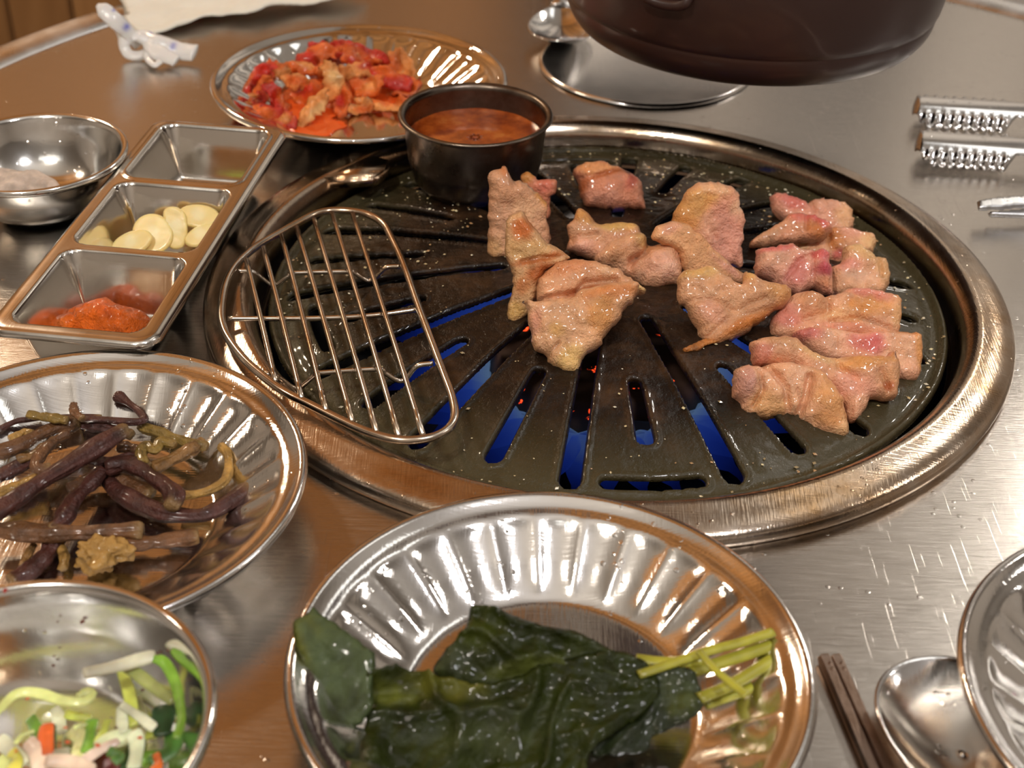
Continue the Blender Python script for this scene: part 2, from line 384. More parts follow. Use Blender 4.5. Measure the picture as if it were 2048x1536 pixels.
# ------------------------------------------------------------------ setting: room
def struct(name, o): o['kind'] = 'structure'; return o
WB = 2.3
struct('floor', box('floor', (-3.2, -2.2, -.80), (3.2, WB+.1, -.75), M['floor']))
struct('ceiling', box('ceiling', (-3.2, -2.2, CEIL), (3.2, WB+.1, CEIL+.05), M['ceil']))
wl = struct('w', box('wall_back', (-3.2, WB, -.75), (3.2, WB+.1, CEIL), M['plaster']))
struct('w', box('wall_left', (-3.25, -2.2, -.75), (-3.15, WB, CEIL), M['plaster']))
struct('w', box('wall_right', (3.15, -2.2, -.75), (3.25, WB, CEIL), M['plaster']))
struct('w', box('wall_front', (-3.2, -2.3, -.75), (3.2, -2.2, CEIL), M['plaster']))
x = -2.1; rnd = random.Random(4)
while x < -.02:
    wd = rnd.uniform(.08, .17)
    box('plank', (x, WB-.02-rnd.uniform(0, .012), -.75), (x+wd-.006, WB, CEIL), M['wood'], wl, .003); x += wd
y = .35
while y < WB-.1:
    wd = rnd.uniform(.10, .15); box('ceiling_board', (-2.2, y, CEIL-.02-rnd.uniform(0, .006)), (.02, y+wd-.006, CEIL), M['wood'], bpy.data.objects['ceiling'], .003); y += wd
struct('t', box('trim_1', (.0, WB-.05, -.75), (.09, WB, CEIL), M['dark']))

GREY = mat('grey_reflection_panel', (.25, .24, .23), .5)[0]
for k, (xa, xb, za, zb, mm) in enumerate(((.16, .26, -.75, CEIL, GREY), (.40, .62, -.75, .98, GREY), (.60, .64, -.75, CEIL, M['dark']), (.95, 1.15, -.75, CEIL, GREY), (1.5, 1.56, -.75, CEIL, M['dark']))):
    struct('t', box('trim_%d' % (k+2), (xa, WB-.03, za), (xb, WB, zb), mm))  # unseen strips added to vary the wall's reflection in the table
def lamp(x, y, z, r, watts, col):
    t = thing('pendant_lamp', None, None, (x, y, z))
    lathe('lamp_socket', [(.001, r+.05), (.02, r+.05), (.022, r+.002), (.018, r)], M['lamp'], t, 24)
    tube('cord', [(0, 0, r+.05), (0, 0, CEIL-z)], .004, M['lamp'], t, 6)
    ld = bpy.data.lights.new('bulb', 'POINT'); ld.shadow_soft_size = r; ld.energy = watts; ld.color = col
    lo = bpy.data.objects.new('bulb', ld); C.objects.link(lo); lo.parent = t
    return t
LAB = ['pendant lamp added at the far left to brighten the back wall', 'pendant lamp added at the far right to brighten the back wall', 'pendant lamp behind the camera on the left', 'pendant lamp behind the camera on the right', 'outermost pendant lamp on the left', 'outermost pendant lamp on the right']
for a, lb in zip(LAMPS, LAB): tag(lamp(*a), 'bare globe '+lb+', outside the frame', 'lamp', 'pendant lamps above the table')
# long ceiling panel lights (behind and to the right of the diner)
for (x, y, sx, sy, lb) in ((.9, 1.1, .35, 1.1, 'right of the table'), (-.5, -1.0, 1.2, .3, 'behind the diner')):
    t = thing('ceiling_light', 'flat rectangular ceiling light panel %s, outside the frame' % lb, 'lamp', (x, y, CEIL-.03))
    box('light_frame', (-sx/2-.02, -sy/2-.02, 0), (sx/2+.02, sy/2+.02, .03), M['lamp'], t)
    ld = bpy.data.lights.new('diffuser', 'AREA'); ld.shape = 'RECTANGLE'; ld.size = sx; ld.size_y = sy; ld.energy = PANEL_POWER*(sx*sy)/.36; ld.color = (1, .97, .92)
    lo = bpy.data.objects.new('diffuser', ld); C.objects.link(lo); lo.parent = t; lo.location = (0, 0, -.003)

# ------------------------------------------------------------------ table with the grill well
GX, GY, GR = .039, .523, .1685
TX, TY, TR = .0603, .5764, .3995
tb = thing('dining_table', 'round brushed stainless steel restaurant table with a grill set in it', 'table', (TX, TY, 0))
V = []; Fc = []; UV = []
NA, NRR = 180, 14
for j in range(NA):
    a = 2*PI*j/NA; dx, dy = math.cos(a), math.sin(a); ox, oy = GX-TX, GY-TY
    bq = ox*dx+oy*dy; tt = -bq+math.sqrt(bq*bq-(ox*ox+oy*oy-(TR-.004)**2))
    for i in range(NRR): rr_ = .152+(tt-.152)*i/(NRR-1); V.append((ox+dx*rr_, oy+dy*rr_, 0))
for j in range(NA):
    for i in range(NRR-1): k = (j+1) % NA; Fc.append((j*NRR+i, j*NRR+i+1, k*NRR+i+1, k*NRR+i))
top = mesh('table_top', V, Fc, M['table'], tb)
uv = top.data.uv_layers.new(name='UVMap')
for lp in top.data.loops: co = top.data.vertices[lp.vertex_index].co; uv.data[lp.index].uv = (co.x+co.y*.1, co.y-co.x*.1)
lathe('table_rim', [(TR-.006, -.0005), (TR-.004, .0015), (TR+.002, .0035), (TR+.010, .004), (TR+.015, .002), (TR+.017, -.004), (TR+.016, -.03), (TR, -.032), (TR-.006, -.01)], steel('table_rim_steel', (.80, .80, .80), .25, .1, False), tb, 200)
lathe('table_leg', [(.04, -.74), (.04, -.10), (.10, -.035)], M['cutlery'], tb, 32)
lathe('table_foot', [(.001, -.748), (.24, -.748), (.24, -.74), (.05, -.72), (.041, -.70)], M['soot'], tb, 48)

# ------------------------------------------------------------------ grill: trim ring, burner, pan
gr = thing('grill_trim', 'round stainless trim ring around the grill pan with a lifting tab', 'grill', (GX, GY, 0))
prof = [(.1672, .0002), (.1688, .0012), (.1694, .003), (.1688, .0052), (.1668, .0066), (.164, .0076), (.160, .0084), (.1575, .0090), (.1555, .0094), (.1535, .0088), (.1515, .0068), (.150, .0040), (.1492, -.001), (.1485, -.008), (.146, -.010)]
rg = lathe('trim_ring', smoothprof(prof, 60), M['ring'], gr, 240); solidify(rg, .0008, 1)
# lifting tab at the far left
bm = bmesh.new()
tp = [at(638, 358, .010), at(751, 352, .013), at(773, 338, .013), at(782, 318, .011), at(730, 305, .009), at(690, 322, .009)]
tv = [bm.verts.new(Vector(p)-Vector((GX, GY, 0))) for p in tp]; bv = [bm.verts.new(v.co-Vector((0, 0, .006))) for v in tv]
bm.faces.new(tv[::-1]); bm.faces.new(bv)
for i in range(6): j = (i+1) % 6; bm.faces.new((tv[i], tv[j], bv[j], bv[i]))
bmesh.ops.recalc_face_normals(bm, faces=bm.faces[:]); bmesh.ops.bevel(bm, geom=bm.edges[:], offset=.0015, segments=3, affect='EDGES')
bmobj('lifting_tab', bm, M['ring'], gr)

PCX, PCY, PR = .0395, .526, .145
def panz(r): return .013-.017*(r/PR)**2
def panzp(px, py):
    z = 0.
    for _ in range(20): P = at(px, py, z); z = panz(math.hypot(P[0]-PCX, P[1]-PCY))
    return z
slots = []   # (angle deg, r0, r1, w0, w1)
for k in range(14):
    slots.append((-72-25.714*k, .046, .133, .0023, .0037))
    idx = k % 14; a = -84.86-25.714*k; tan_ = idx in (0, 3, 7, 10)
    slots.append((a, .083, .112 if tan_ else .129, .0022, .0031))
TANG = [(-84.86, .1335, 7.2), (-84.86-3*25.714, .1255, 7.0), (-84.86+180, .125, 8), (-84.86+4*25.714, .125, 8)]
def slot_sdf(P):
    d = np.full(len(P), 1e9); r = np.hypot(P[:, 0], P[:, 1]); a = np.arctan2(P[:, 1], P[:, 0])
    for (an, r0, r1, w0, w1) in slots:
        ca, sa = math.cos(math.radians(an)), math.sin(math.radians(an))
        u = P[:, 0]*ca+P[:, 1]*sa; v = -P[:, 0]*sa+P[:, 1]*ca; t = np.clip((u-r0)/(r1-r0), 0, 1)
        d = np.minimum(d, np.hypot(u-(r0+t*(r1-r0)), v)-(w0+(w1-w0)*t))
    for (an, rr, hw) in TANG:
        da = (a-math.radians(an)+PI) % (2*PI)-PI; dc = np.clip(da, -math.radians(hw), math.radians(hw))
        d = np.minimum(d, np.hypot((da-dc)*rr, r-rr)-.0023)
    return d
def pan_sdf(P): return np.maximum(np.hypot(P[:, 0], P[:, 1])-PR, -slot_sdf(P))
P, S, Fc, bm_ = field(-PR, PR, -PR, PR, .00105, pan_sdf)
r = np.hypot(P[:, 0], P[:, 1]); ss = slot_sdf(P)
z = panz(r)+.0010*np.exp(-((ss-.0013)/.0008)**2)-.0014*np.exp(-np.clip(ss, 0, 1)/.0004)
z += .0030*np.exp(-((r-.1435)/.0016)**2)-.0006*np.exp(-((r-.1385)/.0022)**2)
z += .0003*fbm(np.c_[P, P[:, 0]*0], 60, 3)+.00025*np.clip(1-r/.13, 0, 1)*fbm(np.c_[P, P[:, 0]*0], 420, 6)
pan = mesh('grill_pan', np.c_[P, z], Fc, M['pan']); pan.location = (PCX, PCY, 0); solidify(pan, .0035)
tag(pan, 'black greasy round domed grill pan with radial slots under the meat', 'grill pan')

gb = thing('gas_burner', 'gas burner with blue flames glowing below the pan slots', 'burner', (PCX, PCY, -.06))
lathe('burner_bowl', [(.001, -.012), (.10, -.010), (.140, .0), (.1478, .03), (.1482, .046)], M['soot'], gb, 96)
lathe('burner_head', [(.001, .014), (.040, .014), (.052, .010), (.055, 0), (.055, -.009)], M['soot'], gb, 64)
m, nt, b = mat('glowing_ceramic', (.05, .02, .01), .8)
v = coords(nt); nz = noise_n(nt, v, 130, 3); r_ = ramp(nt, nz, [(.66, (0, 0, 0)), (.71, (.8, .05, .01)), (.80, (1, .35, .1))]); L(nt, r_.outputs[0], b.inputs['Emission Color']); b.inputs['Emission Strength'].default_value = 2.2
bm = bmesh.new(); bmesh.ops.create_cone(bm, cap_ends=True, segments=48, radius1=.050, radius2=.046, depth=.014); bmesh.ops.translate(bm, verts=bm.verts[:], vec=(0, 0, .024))
bmobj('ceramic_core', bm, m, gb)
m = bpy.data.materials.new('gas_flame'); m.use_nodes = True; nt = m.node_tree; nt.nodes.clear()
out = N(nt, 'ShaderNodeOutputMaterial'); mxs = N(nt, 'ShaderNodeMixShader'); tr = N(nt, 'ShaderNodeBsdfTransparent'); em = N(nt, 'ShaderNodeEmission')
tc = N(nt, 'ShaderNodeTexCoord'); sp = N(nt, 'ShaderNodeSeparateXYZ'); L(nt, tc.outputs['Generated'], sp.inputs[0])
rc = ramp(nt, sp.outputs[0], [(0, (.35, .60, 1)), (.3, (.05, .14, .9)), (.6, (.015, .05, .5)), (1, (.006, .012, .15))]); L(nt, rc.outputs[0], em.inputs[0]); em.inputs[1].default_value = .14
rf = ramp(nt, sp.outputs[0], [(0, (.8,)*3), (.7, (.5,)*3), (1, (.1,)*3)]); L(nt, rf.outputs[0], mxs.inputs[0]); L(nt, tr.outputs[0], mxs.inputs[1]); L(nt, em.outputs[0], mxs.inputs[2]); L(nt, mxs.outputs[0], out.inputs[0])
NF = 44
fl0 = None
for k in range(NF):
    if fl0 is None:
        t = np.linspace(0, 1, 12); fl0 = tube('flame', np.c_[.050+.052*t, 0*t, .014+.010*np.sin(t*2.2)], .0012+.0068*np.sin(np.clip(t*1.05+.12, 0, 1)*PI)**.8, m, gb, 8); fo = fl0
    else: fo = fl0.copy(); C.objects.link(fo)
    fo.parent = gb; fo.rotation_euler = (0, 0, 2*PI*k/NF)

# sesame and seasoning specks on the pan
rn = random.Random(8); V = []; Fc = []; cc = []
def speck(x, y, z, s, col):
    n0 = len(V); rz = rn.uniform(0, 6.3)
    for (a, b_, c_) in ((1, 0, 0), (0, .7, 0), (-1, 0, 0), (0, -.7, 0), (0, 0, .5), (0, 0, -.4)):
        V.append((x+s*(a*math.cos(rz)-b_*math.sin(rz)), y+s*(a*math.sin(rz)+b_*math.cos(rz)), z+s*c_)); cc.append(col)
    for f in ((0, 1, 4), (1, 2, 4), (2, 3, 4), (3, 0, 4), (1, 0, 5), (2, 1, 5), (3, 2, 5), (0, 3, 5)): Fc.append(tuple(n0+i for i in f))
k = 0
while k < 620:
    a = rn.uniform(0, 2*PI); rr_ = rn.uniform(.07, .143) if rn.random() < .8 else rn.uniform(.03, .14)
    if rn.random() > (.35+.65*max(0, math.sin(a-.3))) and rr_ < .125: continue
    x, y = rr_*math.cos(a), rr_*math.sin(a)
    if slot_sdf(np.array([[x, y]]))[0] < .001: continue
    q = rn.choice([(.75, .62, .35), (.6, .45, .22), (.8, .7, .5), (.5, .28, .12), (.35, .25, .12)])
    speck(PCX+x, PCY+y, panz(rr_)+.0006+(.0028*math.exp(-((rr_-.1435)/.0016)**2)), rn.choice([.0003, .0004, .0005, .0005, .0008, .0011]), q); k += 1
tag(mesh('seasoning_specks', V, Fc, M['crumb'], None, False, np.array(cc)), 'tiny sesame and seasoning specks scattered on the black grill pan', 'seasoning', kind='stuff')

# ------------------------------------------------------------------ wire rack
wr = thing('wire_rack', 'small teardrop wire rack lying on the left side of the grill', 'rack', (0, 0, 0))
z2 = Z(420, 380, 2.4767); ZR = .0145
ol = z2([(55, 600), (75, 470), (130, 370), (230, 280), (340, 215), (440, 160), (520, 120), (600, 102), (700, 105), (790, 125), (860, 170), (900, 240), (960, 370), (1030, 570), (1100, 760), (1160, 920), (1200, 1030), (1213, 1110), (1195, 1165), (1150, 1205), (1080, 1230), (980, 1240), (880, 1228), (760, 1190), (640, 1135), (500, 1065), (370, 1000), (260, 920), (170, 840), (100, 750), (65, 680)])
P = closed_spline([at(x, y, ZR) for x, y in ol], 6)
tube('frame', P, .00165, M['wire'], wr, 10, closed=True)
for a_, b_ in (((180, 345), (325, 950)), ((265, 285), (455, 1035)), ((355, 225), (575, 1095)), ((430, 185), (705, 1150)), ((515, 145), (825, 1200)), ((605, 115), (935, 1220)), ((705, 115), (1055, 1215))):
    q = z2([a_, b_]); p0, p1 = at(*q[0], ZR+.0008), at(*q[1], ZR+.0008)
    tt = np.linspace(0, 1, 12)[:, None]; pp = p0*(1-tt)+p1*tt; pp[:, 2] += .0012*np.sin(tt[:, 0]*PI)
    tube('bar', pp, .00112, M['wire'], wr, 8)
q = z2([(88, 637), (300, 637), (550, 635), (800, 622), (1032, 592)]); tube('cross_bar', spline([at(x, y, ZR-.0012) for x, y in q], 30), .0011, M['wire'], wr, 8)
def foot(pts):
    q = z2(pts); zb = ZR-.0012
    yb = lambda x: q[0][1]+(q[-1][1]-q[0][1])*(x-q[0][0])/(q[-1][0]-q[0][0])
    o = []
    for x, y in q:
        Pb = at(x, yb(x), zb); dz = (yb(x)-y)*.00030*0.8; Pb = Pb+np.array([0, 0, dz]); o.append(Pb)
    tube('support_wire', spline(o, 70), .0010, M['wire'], wr, 8)
foot([(140, 400), (215, 408), (290, 468), (325, 470), (400, 418), (450, 410), (680, 405), (715, 412), (775, 450), (815, 435), (870, 385), (940, 378)])
foot([(275, 910), (335, 925), (405, 975), (445, 972), (525, 912), (570, 903), (830, 887), (865, 905), (925, 940), (970, 932), (1025, 872), (1105, 858)])

# ------------------------------------------------------------------ plates and bowls
def plate(label, cx, cy, R, zr, mt, nfl=27, name='side_dish_plate', flat=.60, group='fluted steel side dish plates'):
    s = R/.0735; t = thing(name, label, 'plate', (cx, cy, 0), group)
    pr = [(.0008, .0016), (.020, .0015), (.038, .0012), (.042, .0013), (.0445, .0022), (.0475, .0042), (.0545, .0090), (.0625, .0140), (.0655, .0160), (.0668, .0166), (.0690, .0172), (.0715, .0186), (.0726, .0194), (.0735, .0194), (.0740, .0186), (.0737, .0178)]
    k = zr/.0195
    pr = smoothprof(refine([(r*s, z*k) for r, z in pr], .0025), 90)
    def fl(i, r, z, a):
        u = r/s; wdw = 1/(1+math.exp(-(u-.0475)/.0012))*1/(1+math.exp((u-.0650)/.0008))
        f = abs(math.sin(nfl*a/2)); q = (.35-f**.8)*wdw
        return (-.0003*q*s, .0009*q*s)
    o = lathe('plate_body', pr, mt, t, nfl*12, flute=fl); solidify(o, .0007)
    return t
plate('fluted steel plate of kimchi at the far edge of the grill', -.085, .704, .0770, .0195, M['plate2'])
plate('fluted steel plate in front of the grill holding dark green pickled leaves', .013, .284, .0738, .0215, M['plate'])
plate('fluted steel plate of brown braised stems at the left', -.142, .361, .0738, .0215, M['plate'])
plate('fluted steel plate cut off at the bottom right corner with purple onion', .2035, .275, .0738, .0215, M['plate'])

def bowl(name, label, cx, cy, R, H, prof, mt, cat='bowl', seg=128):
    t = thing(name, label, cat, (cx, cy, 0)); o = lathe(name+'_body', smoothprof([(r*R, z*H) for r, z in prof], 70), mt, t, seg); solidify(o, .0008); return t
bowl('small_bowl', 'small shallow steel bowl of seasoned salt beside the sauce tray', -.221, .584, .0411, .030, [(.01, .03), (.3, .03), (.5, .06), (.72, .28), (.88, .62), (.95, .9), (.97, .96), (1.0, .99), (1.01, .96), (1.005, .92)], M['bowl'])
bowl('salad_bowl', 'deep steel bowl of scallion salad in the bottom left corner', -.124, .240, .0505, .040, [(.01, .03), (.35, .03), (.55, .07), (.76, .25), (.90, .60), (.955, .9), (.965, .95), (.985, 1.0), (1.005, .985), (1.0, .95)], M['bowl'])

# sauce cup on the pan
cc_ = at(951, 227, .041); CUX, CUY = cc_[0], cc_[1]; CR = .0352; CB = .0045
cup = thing('sauce_cup', 'small smoke-darkened steel cup of red sauce at the back of the pan', 'cup', (CUX, CUY, CB))
o = lathe('cup_body', smoothprof(refine([(.001, 0), (.022, 0), (.0265, .0012), (.0295, .005), (.0318, .014), (.0330, .026), (.0336, .0350), (.0345, .0362), (.0354, .0364), (.0357, .0356)], .002), 70), M['cup'], cup, 96); solidify(o, .0008)
bm = bmesh.new(); NS = 14; ring = None
V = [(CUX, CUY, CB+.0245)]; Fc = []
for i in range(1, NS+1):
    for j in range(64): a = 2*PI*j/64; rr_ = .0327*i/NS; V.append((CUX+rr_*math.cos(a), CUY+rr_*math.sin(a), CB+.0245+(.0008 if i == NS else 0)+.0002*math.sin(i*3+j)))
for j in range(64): Fc.append((0, 1+j, 1+(j+1) % 64))
for i in range(NS-1):
    for j in range(64): a = 1+i*64+j; b2 = 1+i*64+(j+1) % 64; Fc.append((a, b2+0, b2+64, a+64))
bm.free()
tag(mesh('red_sauce', V, Fc, M['sauce']), 'reddish orange dipping sauce inside the dark steel cup', 'sauce', kind='stuff')

# ------------------------------------------------------------------ pot on its steel disc
q_ = at(1305, 214, .001); DX, DY = q_[0], q_[1]+.062
tag(lathe('burner_cover', [(.001, .0012), (.058, .0012), (.0600, .0024), (.0612, .0024), (.062, .0006)], steel('pale_steel_disc', (.82, .8, .78), .16, .1, False), None, 128, (DX, DY, 0)), 'thin round steel cover disc on the table beneath the brown exhaust hood', 'cover')
HX, HY = .1140, .6950
HS = .975
hd = thing('exhaust_hood', 'large dark brown round exhaust hood hanging over the back of the grill', 'hood', (HX, HY, .06))
pp = smoothprof([(.058, .004), (.064, -.0005), (.074, -.0005), (.0845, .0008), (.0885, .004), (.0915, .009), (.0925, .0140)], 30)+[(.0924, .0148), (.0927, .0156), (.0934, .0166)]+smoothprof([(.0940, .018), (.0960, .030), (.0972, .045), (.0965, .065), (.088, .085), (.065, .10), (.050, .106), (.046, .115)], 40)
pp = [(r*HS, z) for r, z in pp]
solidify(lathe('hood_body', pp, M['pot'], hd, 160, close=False), .002, 1)
lathe('inner_cone', [(.058, .004), (.052, .03), (.045, .09)], M['soot'], hd, 64)
lathe('duct', [(.046, .112), (.047, .114), (.047, CEIL-.08)], M['pot'], hd, 64)
tube('pull_lug', spline([(-.062, -.0735, .048), (-.060, -.081, .040), (-.055, -.084, .0375), (-.047, -.088, .0375), (-.042, -.091, .040), (-.041, -.0865, .048)], 24), .0024, M['pot'], hd, 12)

# ------------------------------------------------------------------ three-part sauce tray
TZ = .026
c4 = [at(*q, TZ)[:2] for q in ((303, 241), (594, 259), (292, 697), (-32, 664))]
TL, TRr, BR, BL = c4; cen = sum(c4)/4
ax_l = ((TL-BL)+(TRr-BR))/2; ax_w = ((TRr-TL)+(BR-BL))/2
Lh, Wh = np.linalg.norm(ax_l)/2, np.linalg.norm(ax_w)/2
ang = (math.atan2(ax_l[1], ax_l[0])+math.atan2(ax_w[1], ax_w[0])+PI/2)/2
ul = np.array([math.cos(ang), math.sin(ang)]); uw = np.array([math.sin(ang), -math.cos(ang)])
print('tray', Lh, Wh, math.degrees(ang), math.degrees(math.atan2(ax_l[1], ax_l[0])-math.atan2(ax_w[1], ax_w[0])))
def rrect(P, cx, cy, hx, hy, r):
    q = np.abs(P-[cx, cy])-[hx-r, hy-r]; return np.hypot(np.maximum(q[:, 0], 0), np.maximum(q[:, 1], 0))+np.minimum(q.max(1), 0)-r
gap = .0042; inl = Lh-.0065; pl_ = (2*inl-2*gap)/3
PITS = [(-inl+pl_/2+k*(pl_+gap), 0) for k in range(3)]; phx, phy = pl_/2, Wh-.0075
def tray_z(P):
    z = np.zeros(len(P)); D = TZ-.0015
    for (cx, cy) in PITS:
        s = -rrect(P, cx, cy, phx, phy, .007)
        t = np.clip(s/.0085, 0, 1); t = t*.75+.25*t*t*(3-2*t); z = np.minimum(z, -D*np.where(s > 0, t, 0)+0*z)
        z += .0007*np.exp(-((s+.0012)/.0009)**2)
    s = -rrect(P, 0, 0, Lh, Wh, .009); z -= .0028*np.exp(-s/.0011)
    return z
P, S, Fc, bm_ = field(-Lh, Lh, -Wh, Wh, .0008, lambda Q: rrect(Q, 0, 0, Lh, Wh, .009))
z = tray_z(P)
tr_ = mesh('sauce_tray', np.c_[P, z], Fc, M['tray']); tr_.location = (cen[0], cen[1], TZ+.0015); tr_.rotation_euler = (0, 0, ang); solidify(tr_, .0007)
tag(tr_, 'long steel three-compartment tray of green powder, garlic and chili paste', 'tray')

z4 = Z(0, 220, 3.072)
slab('chili_paste', z4([(180, 1352), (200, 1290), (280, 1245), (370, 1235), (410, 1185), (500, 1150), (600, 1125), (640, 1112), (700, 1150), (830, 1185), (900, 1230), (918, 1275), (880, 1340), (840, 1400), (700, 1408), (400, 1392)]), (180, 655, .0085), M['paste'], 0, 62, .011, rough=.0019, rscale=200, seed=4, col=(.62, .11, .004), cell=.0006,
     bumps=[(200, 618, 30, .004), (250, 640, 26, .003), (130, 640, 20, .002)], blobs=[(210, 620, 18, (.66, .11, .010)), (110, 650, 22, (.60, .13, .012))], creases=[([(140, 610), (150, 660)], .002, 8)], colvar=.3)
tag(bpy.data.objects['chili_paste'], 'lumpy red chili paste in the nearest tray compartment', 'sauce', kind='stuff')
slab('green_powder', z4([(1090, 470), (1160, 445), (1250, 440), (1330, 455), (1400, 478), (1420, 520), (1300, 560), (1150, 550)]), (410, 378, .0125), M['powder'], 0, 70, .006, rough=.0005, rscale=500, seed=5, col=(.50, .60, .10), cell=.0007)
tag(bpy.data.objects['green_powder'], 'small mound of bright green powder in the farthest tray compartment', 'seasoning', kind='stuff')
def ell(cx, cy, rx, ry, rot, n=12, k=0):
    r = math.radians(rot); return [(cx+rx*math.cos(t)*math.cos(r)-ry*math.sin(t)*math.sin(r), cy+rx*math.cos(t)*math.sin(r)+ry*math.sin(t)*math.cos(r)) for t in np.linspace(0, 2*PI, n, endpoint=False)]
GA = [('garlic slice lying at the bottom right below the topmost garlic slice', (1235, 765, 112, 62, -25), .013, 50), ('topmost garlic slice at the right end of the row', (1215, 648, 135, 74, 3), .0185, 50), ('upright pointed garlic slice in the middle of the row', (1075, 725, 72, 135, -8), .0150, 35),
      ('large rounded garlic slice second from the left of the row', (935, 755, 128, 122, 25), .0135, 45), ('thin garlic slice at the left end of the row', (805, 815, 135, 74, -22), .0125, 50), ('garlic slice mostly hidden behind the tray divider', (1010, 905, 110, 30, 2), .005, 80)]
for i, (lb, e_, zz, el) in enumerate(GA):
    q = z4(ell(*e_)); c0 = z4([(e_[0], e_[1])])[0]
    if i == 2: q = z4([(1000, 620), (1060, 590), (1130, 630), (1150, 740), (1130, 830), (1080, 855), (1030, 830), (1010, 720)])
    tag(slab('garlic_slice', q, (c0[0], c0[1], zz), M['garlic'], 0, el,   .0022, edge=.0008, rough=.00012, rscale=150, seed=20+i, col=(.86, .66, .27), cell=.0006, colvar=.05, blobs=[(c0[0], c0[1]-3, 13, (.90, .76, .42))]), 'pale yellow '+lb, 'garlic', 'garlic slices in the tray')

# salt in small bowl
slab('seasoned_salt', z4([(-60, 330), (60, 325), (160, 335), (250, 345), (330, 385), (355, 430), (300, 470), (200, 490), (60, 500), (-60, 490)]), (50, 365, .0135), M['powder'], 0, 78, .010, edge=.010, rough=.0009, rscale=600, seed=7, col=(.55, .44, .36), cell=.0007, colvar=.3)
tag(bpy.data.objects['seasoned_salt'], 'coarse beige seasoned salt heaped in the small steel bowl', 'seasoning', kind='stuff')

# ------------------------------------------------------------------ pork pieces on the pan
FAT = (.66, .47, .28); PINK = (.66, .30, .24); RAW = (.60, .17, .17); PALE = (.68, .45, .33); BRN = (.42, .14, .03); GOLD = (.60, .33, .10); COOK = (.56, .35, .23)
zA = Z(950, 290, 3.2); zB = Z(1350, 350, 2.793); zC = Z(1080, 290, 4.267); idA = lambda x: x
def bl(z, items): return [(z([(x, y)])[0][0], z([(x, y)])[0][1], ((r[0]/sc(z), r[1]/sc(z), r[2]) if isinstance(r, tuple) else r/sc(z)), c) for x, y, r, c in items]
def sc(z): return 1/(z([(1, 0)])[0][0]-z([(0, 0)])[0][0])
def crz(z, items): return [(z(pl), d, w_/sc(z)) for pl, d, w_ in items]
def bz(z, items): return [(z([(x, y)])[0][0], z([(x, y)])[0][1], r/sc(z), h) for x, y, r, h in items]
mi = [0]
def meat(lb, z, pts, anc, az, el, T, col=PALE, blobs=(), creases=(), bumps=(), lift=0., jag=.0003, bow=0., rough=.0008, grp='pork pieces on the grill pan'):
    mi[0] += 1; q = z(pts); a = z([anc])[0]; za = panzp(*a)+lift
    o = slab('pork_piece', q, (a[0], a[1], za), M['meat'], az, el, T, edge=T*.34, rough=rough*.85, rscale=230, seed=40+mi[0]*3, col=col, blobs=bl(z, blobs), creases=crz(z, creases), bumps=bz(z, bumps), cell=.00068, jag=jag*1.7, bow=bow, colvar=.12)
    return tag(o, lb, 'meat', grp)
# left group
meat('small pink pork piece peeking out behind the tall piece beside the sauce cup', zA, [(280, 215), (320, 182), (370, 205), (400, 230), (500, 225), (520, 262), (510, 320), (480, 350), (470, 480), (400, 480), (330, 400), (300, 260)], (470, 450), -10, 15, .006, (.66, .32, .22), [(440, 260, 50, (.65, .25, .2)), (330, 200, 40, GOLD)], lift=.002)
meat('tall upright pork piece nearest the sauce cup', zA, [(105, 200), (150, 165), (215, 150), (245, 205), (272, 238), (330, 250), (370, 285), (430, 330), (470, 380), (480, 480), (495, 560), (500, 625), (430, 700), (300, 740), (180, 735), (105, 720), (100, 560), (95, 440), (105, 330)], (150, 728), 12, 18, .011, (.64, .43, .31), [(130, 660, (60, 70, 0), FAT), (440, 340, (60, 40, 40), GOLD), (200, 170, 30, (.6, .3, .15)), (330, 420, 90, (.66, .47, .33))], bumps=[(180, 300, 60, .002)], jag=.0004)
meat('upright pork piece with an orange-brown seared spot, left of the centre', zA, [(185, 520), (215, 455), (260, 430), (310, 432), (345, 490), (400, 560), (450, 620), (520, 660), (600, 712), (560, 760), (470, 790), (410, 870), (390, 970), (340, 1080), (285, 1130), (230, 1145), (195, 1100), (212, 1000), (235, 900), (222, 800), (190, 700)], (235, 1140), -6, 28, .009, (.66, .48, .30), [(310, 540, (60, 80, 0), (.55, .20, .05)), (420, 720, (190, 28, -12), (.50, .20, .06)), (400, 820, (90, 60, -50), (.48, .18, .05)), (330, 660, (130, 50, 0), (.68, .50, .27)), (260, 1060, (50, 60, 0), (.64, .48, .20)), (300, 900, 50, (.55, .28, .12))], [([(300, 745), (420, 720), (600, 712)], .0015, 18)], lift=.0)
meat('rolled pork piece lying across the top of the large folded piece', zA, [(395, 960), (392, 880), (440, 800), (520, 742), (620, 716), (750, 722), (850, 752), (935, 772), (970, 812), (1060, 868), (1112, 915), (1040, 955), (980, 1010), (700, 1040), (540, 1030), (420, 1000)], (620, 1010), 0, 42, .012, (.66, .43, .29), [(560, 780, (160, 50, -10), (.60, .32, .18)), (700, 930, (120, 25, -8), (.40, .16, .06)), (1070, 910, 35, (.7, .55, .3)), (850, 800, 60, (.7, .5, .35))], [([(420, 985), (640, 945), (700, 880), (900, 860)], .003, 22)], lift=.010)
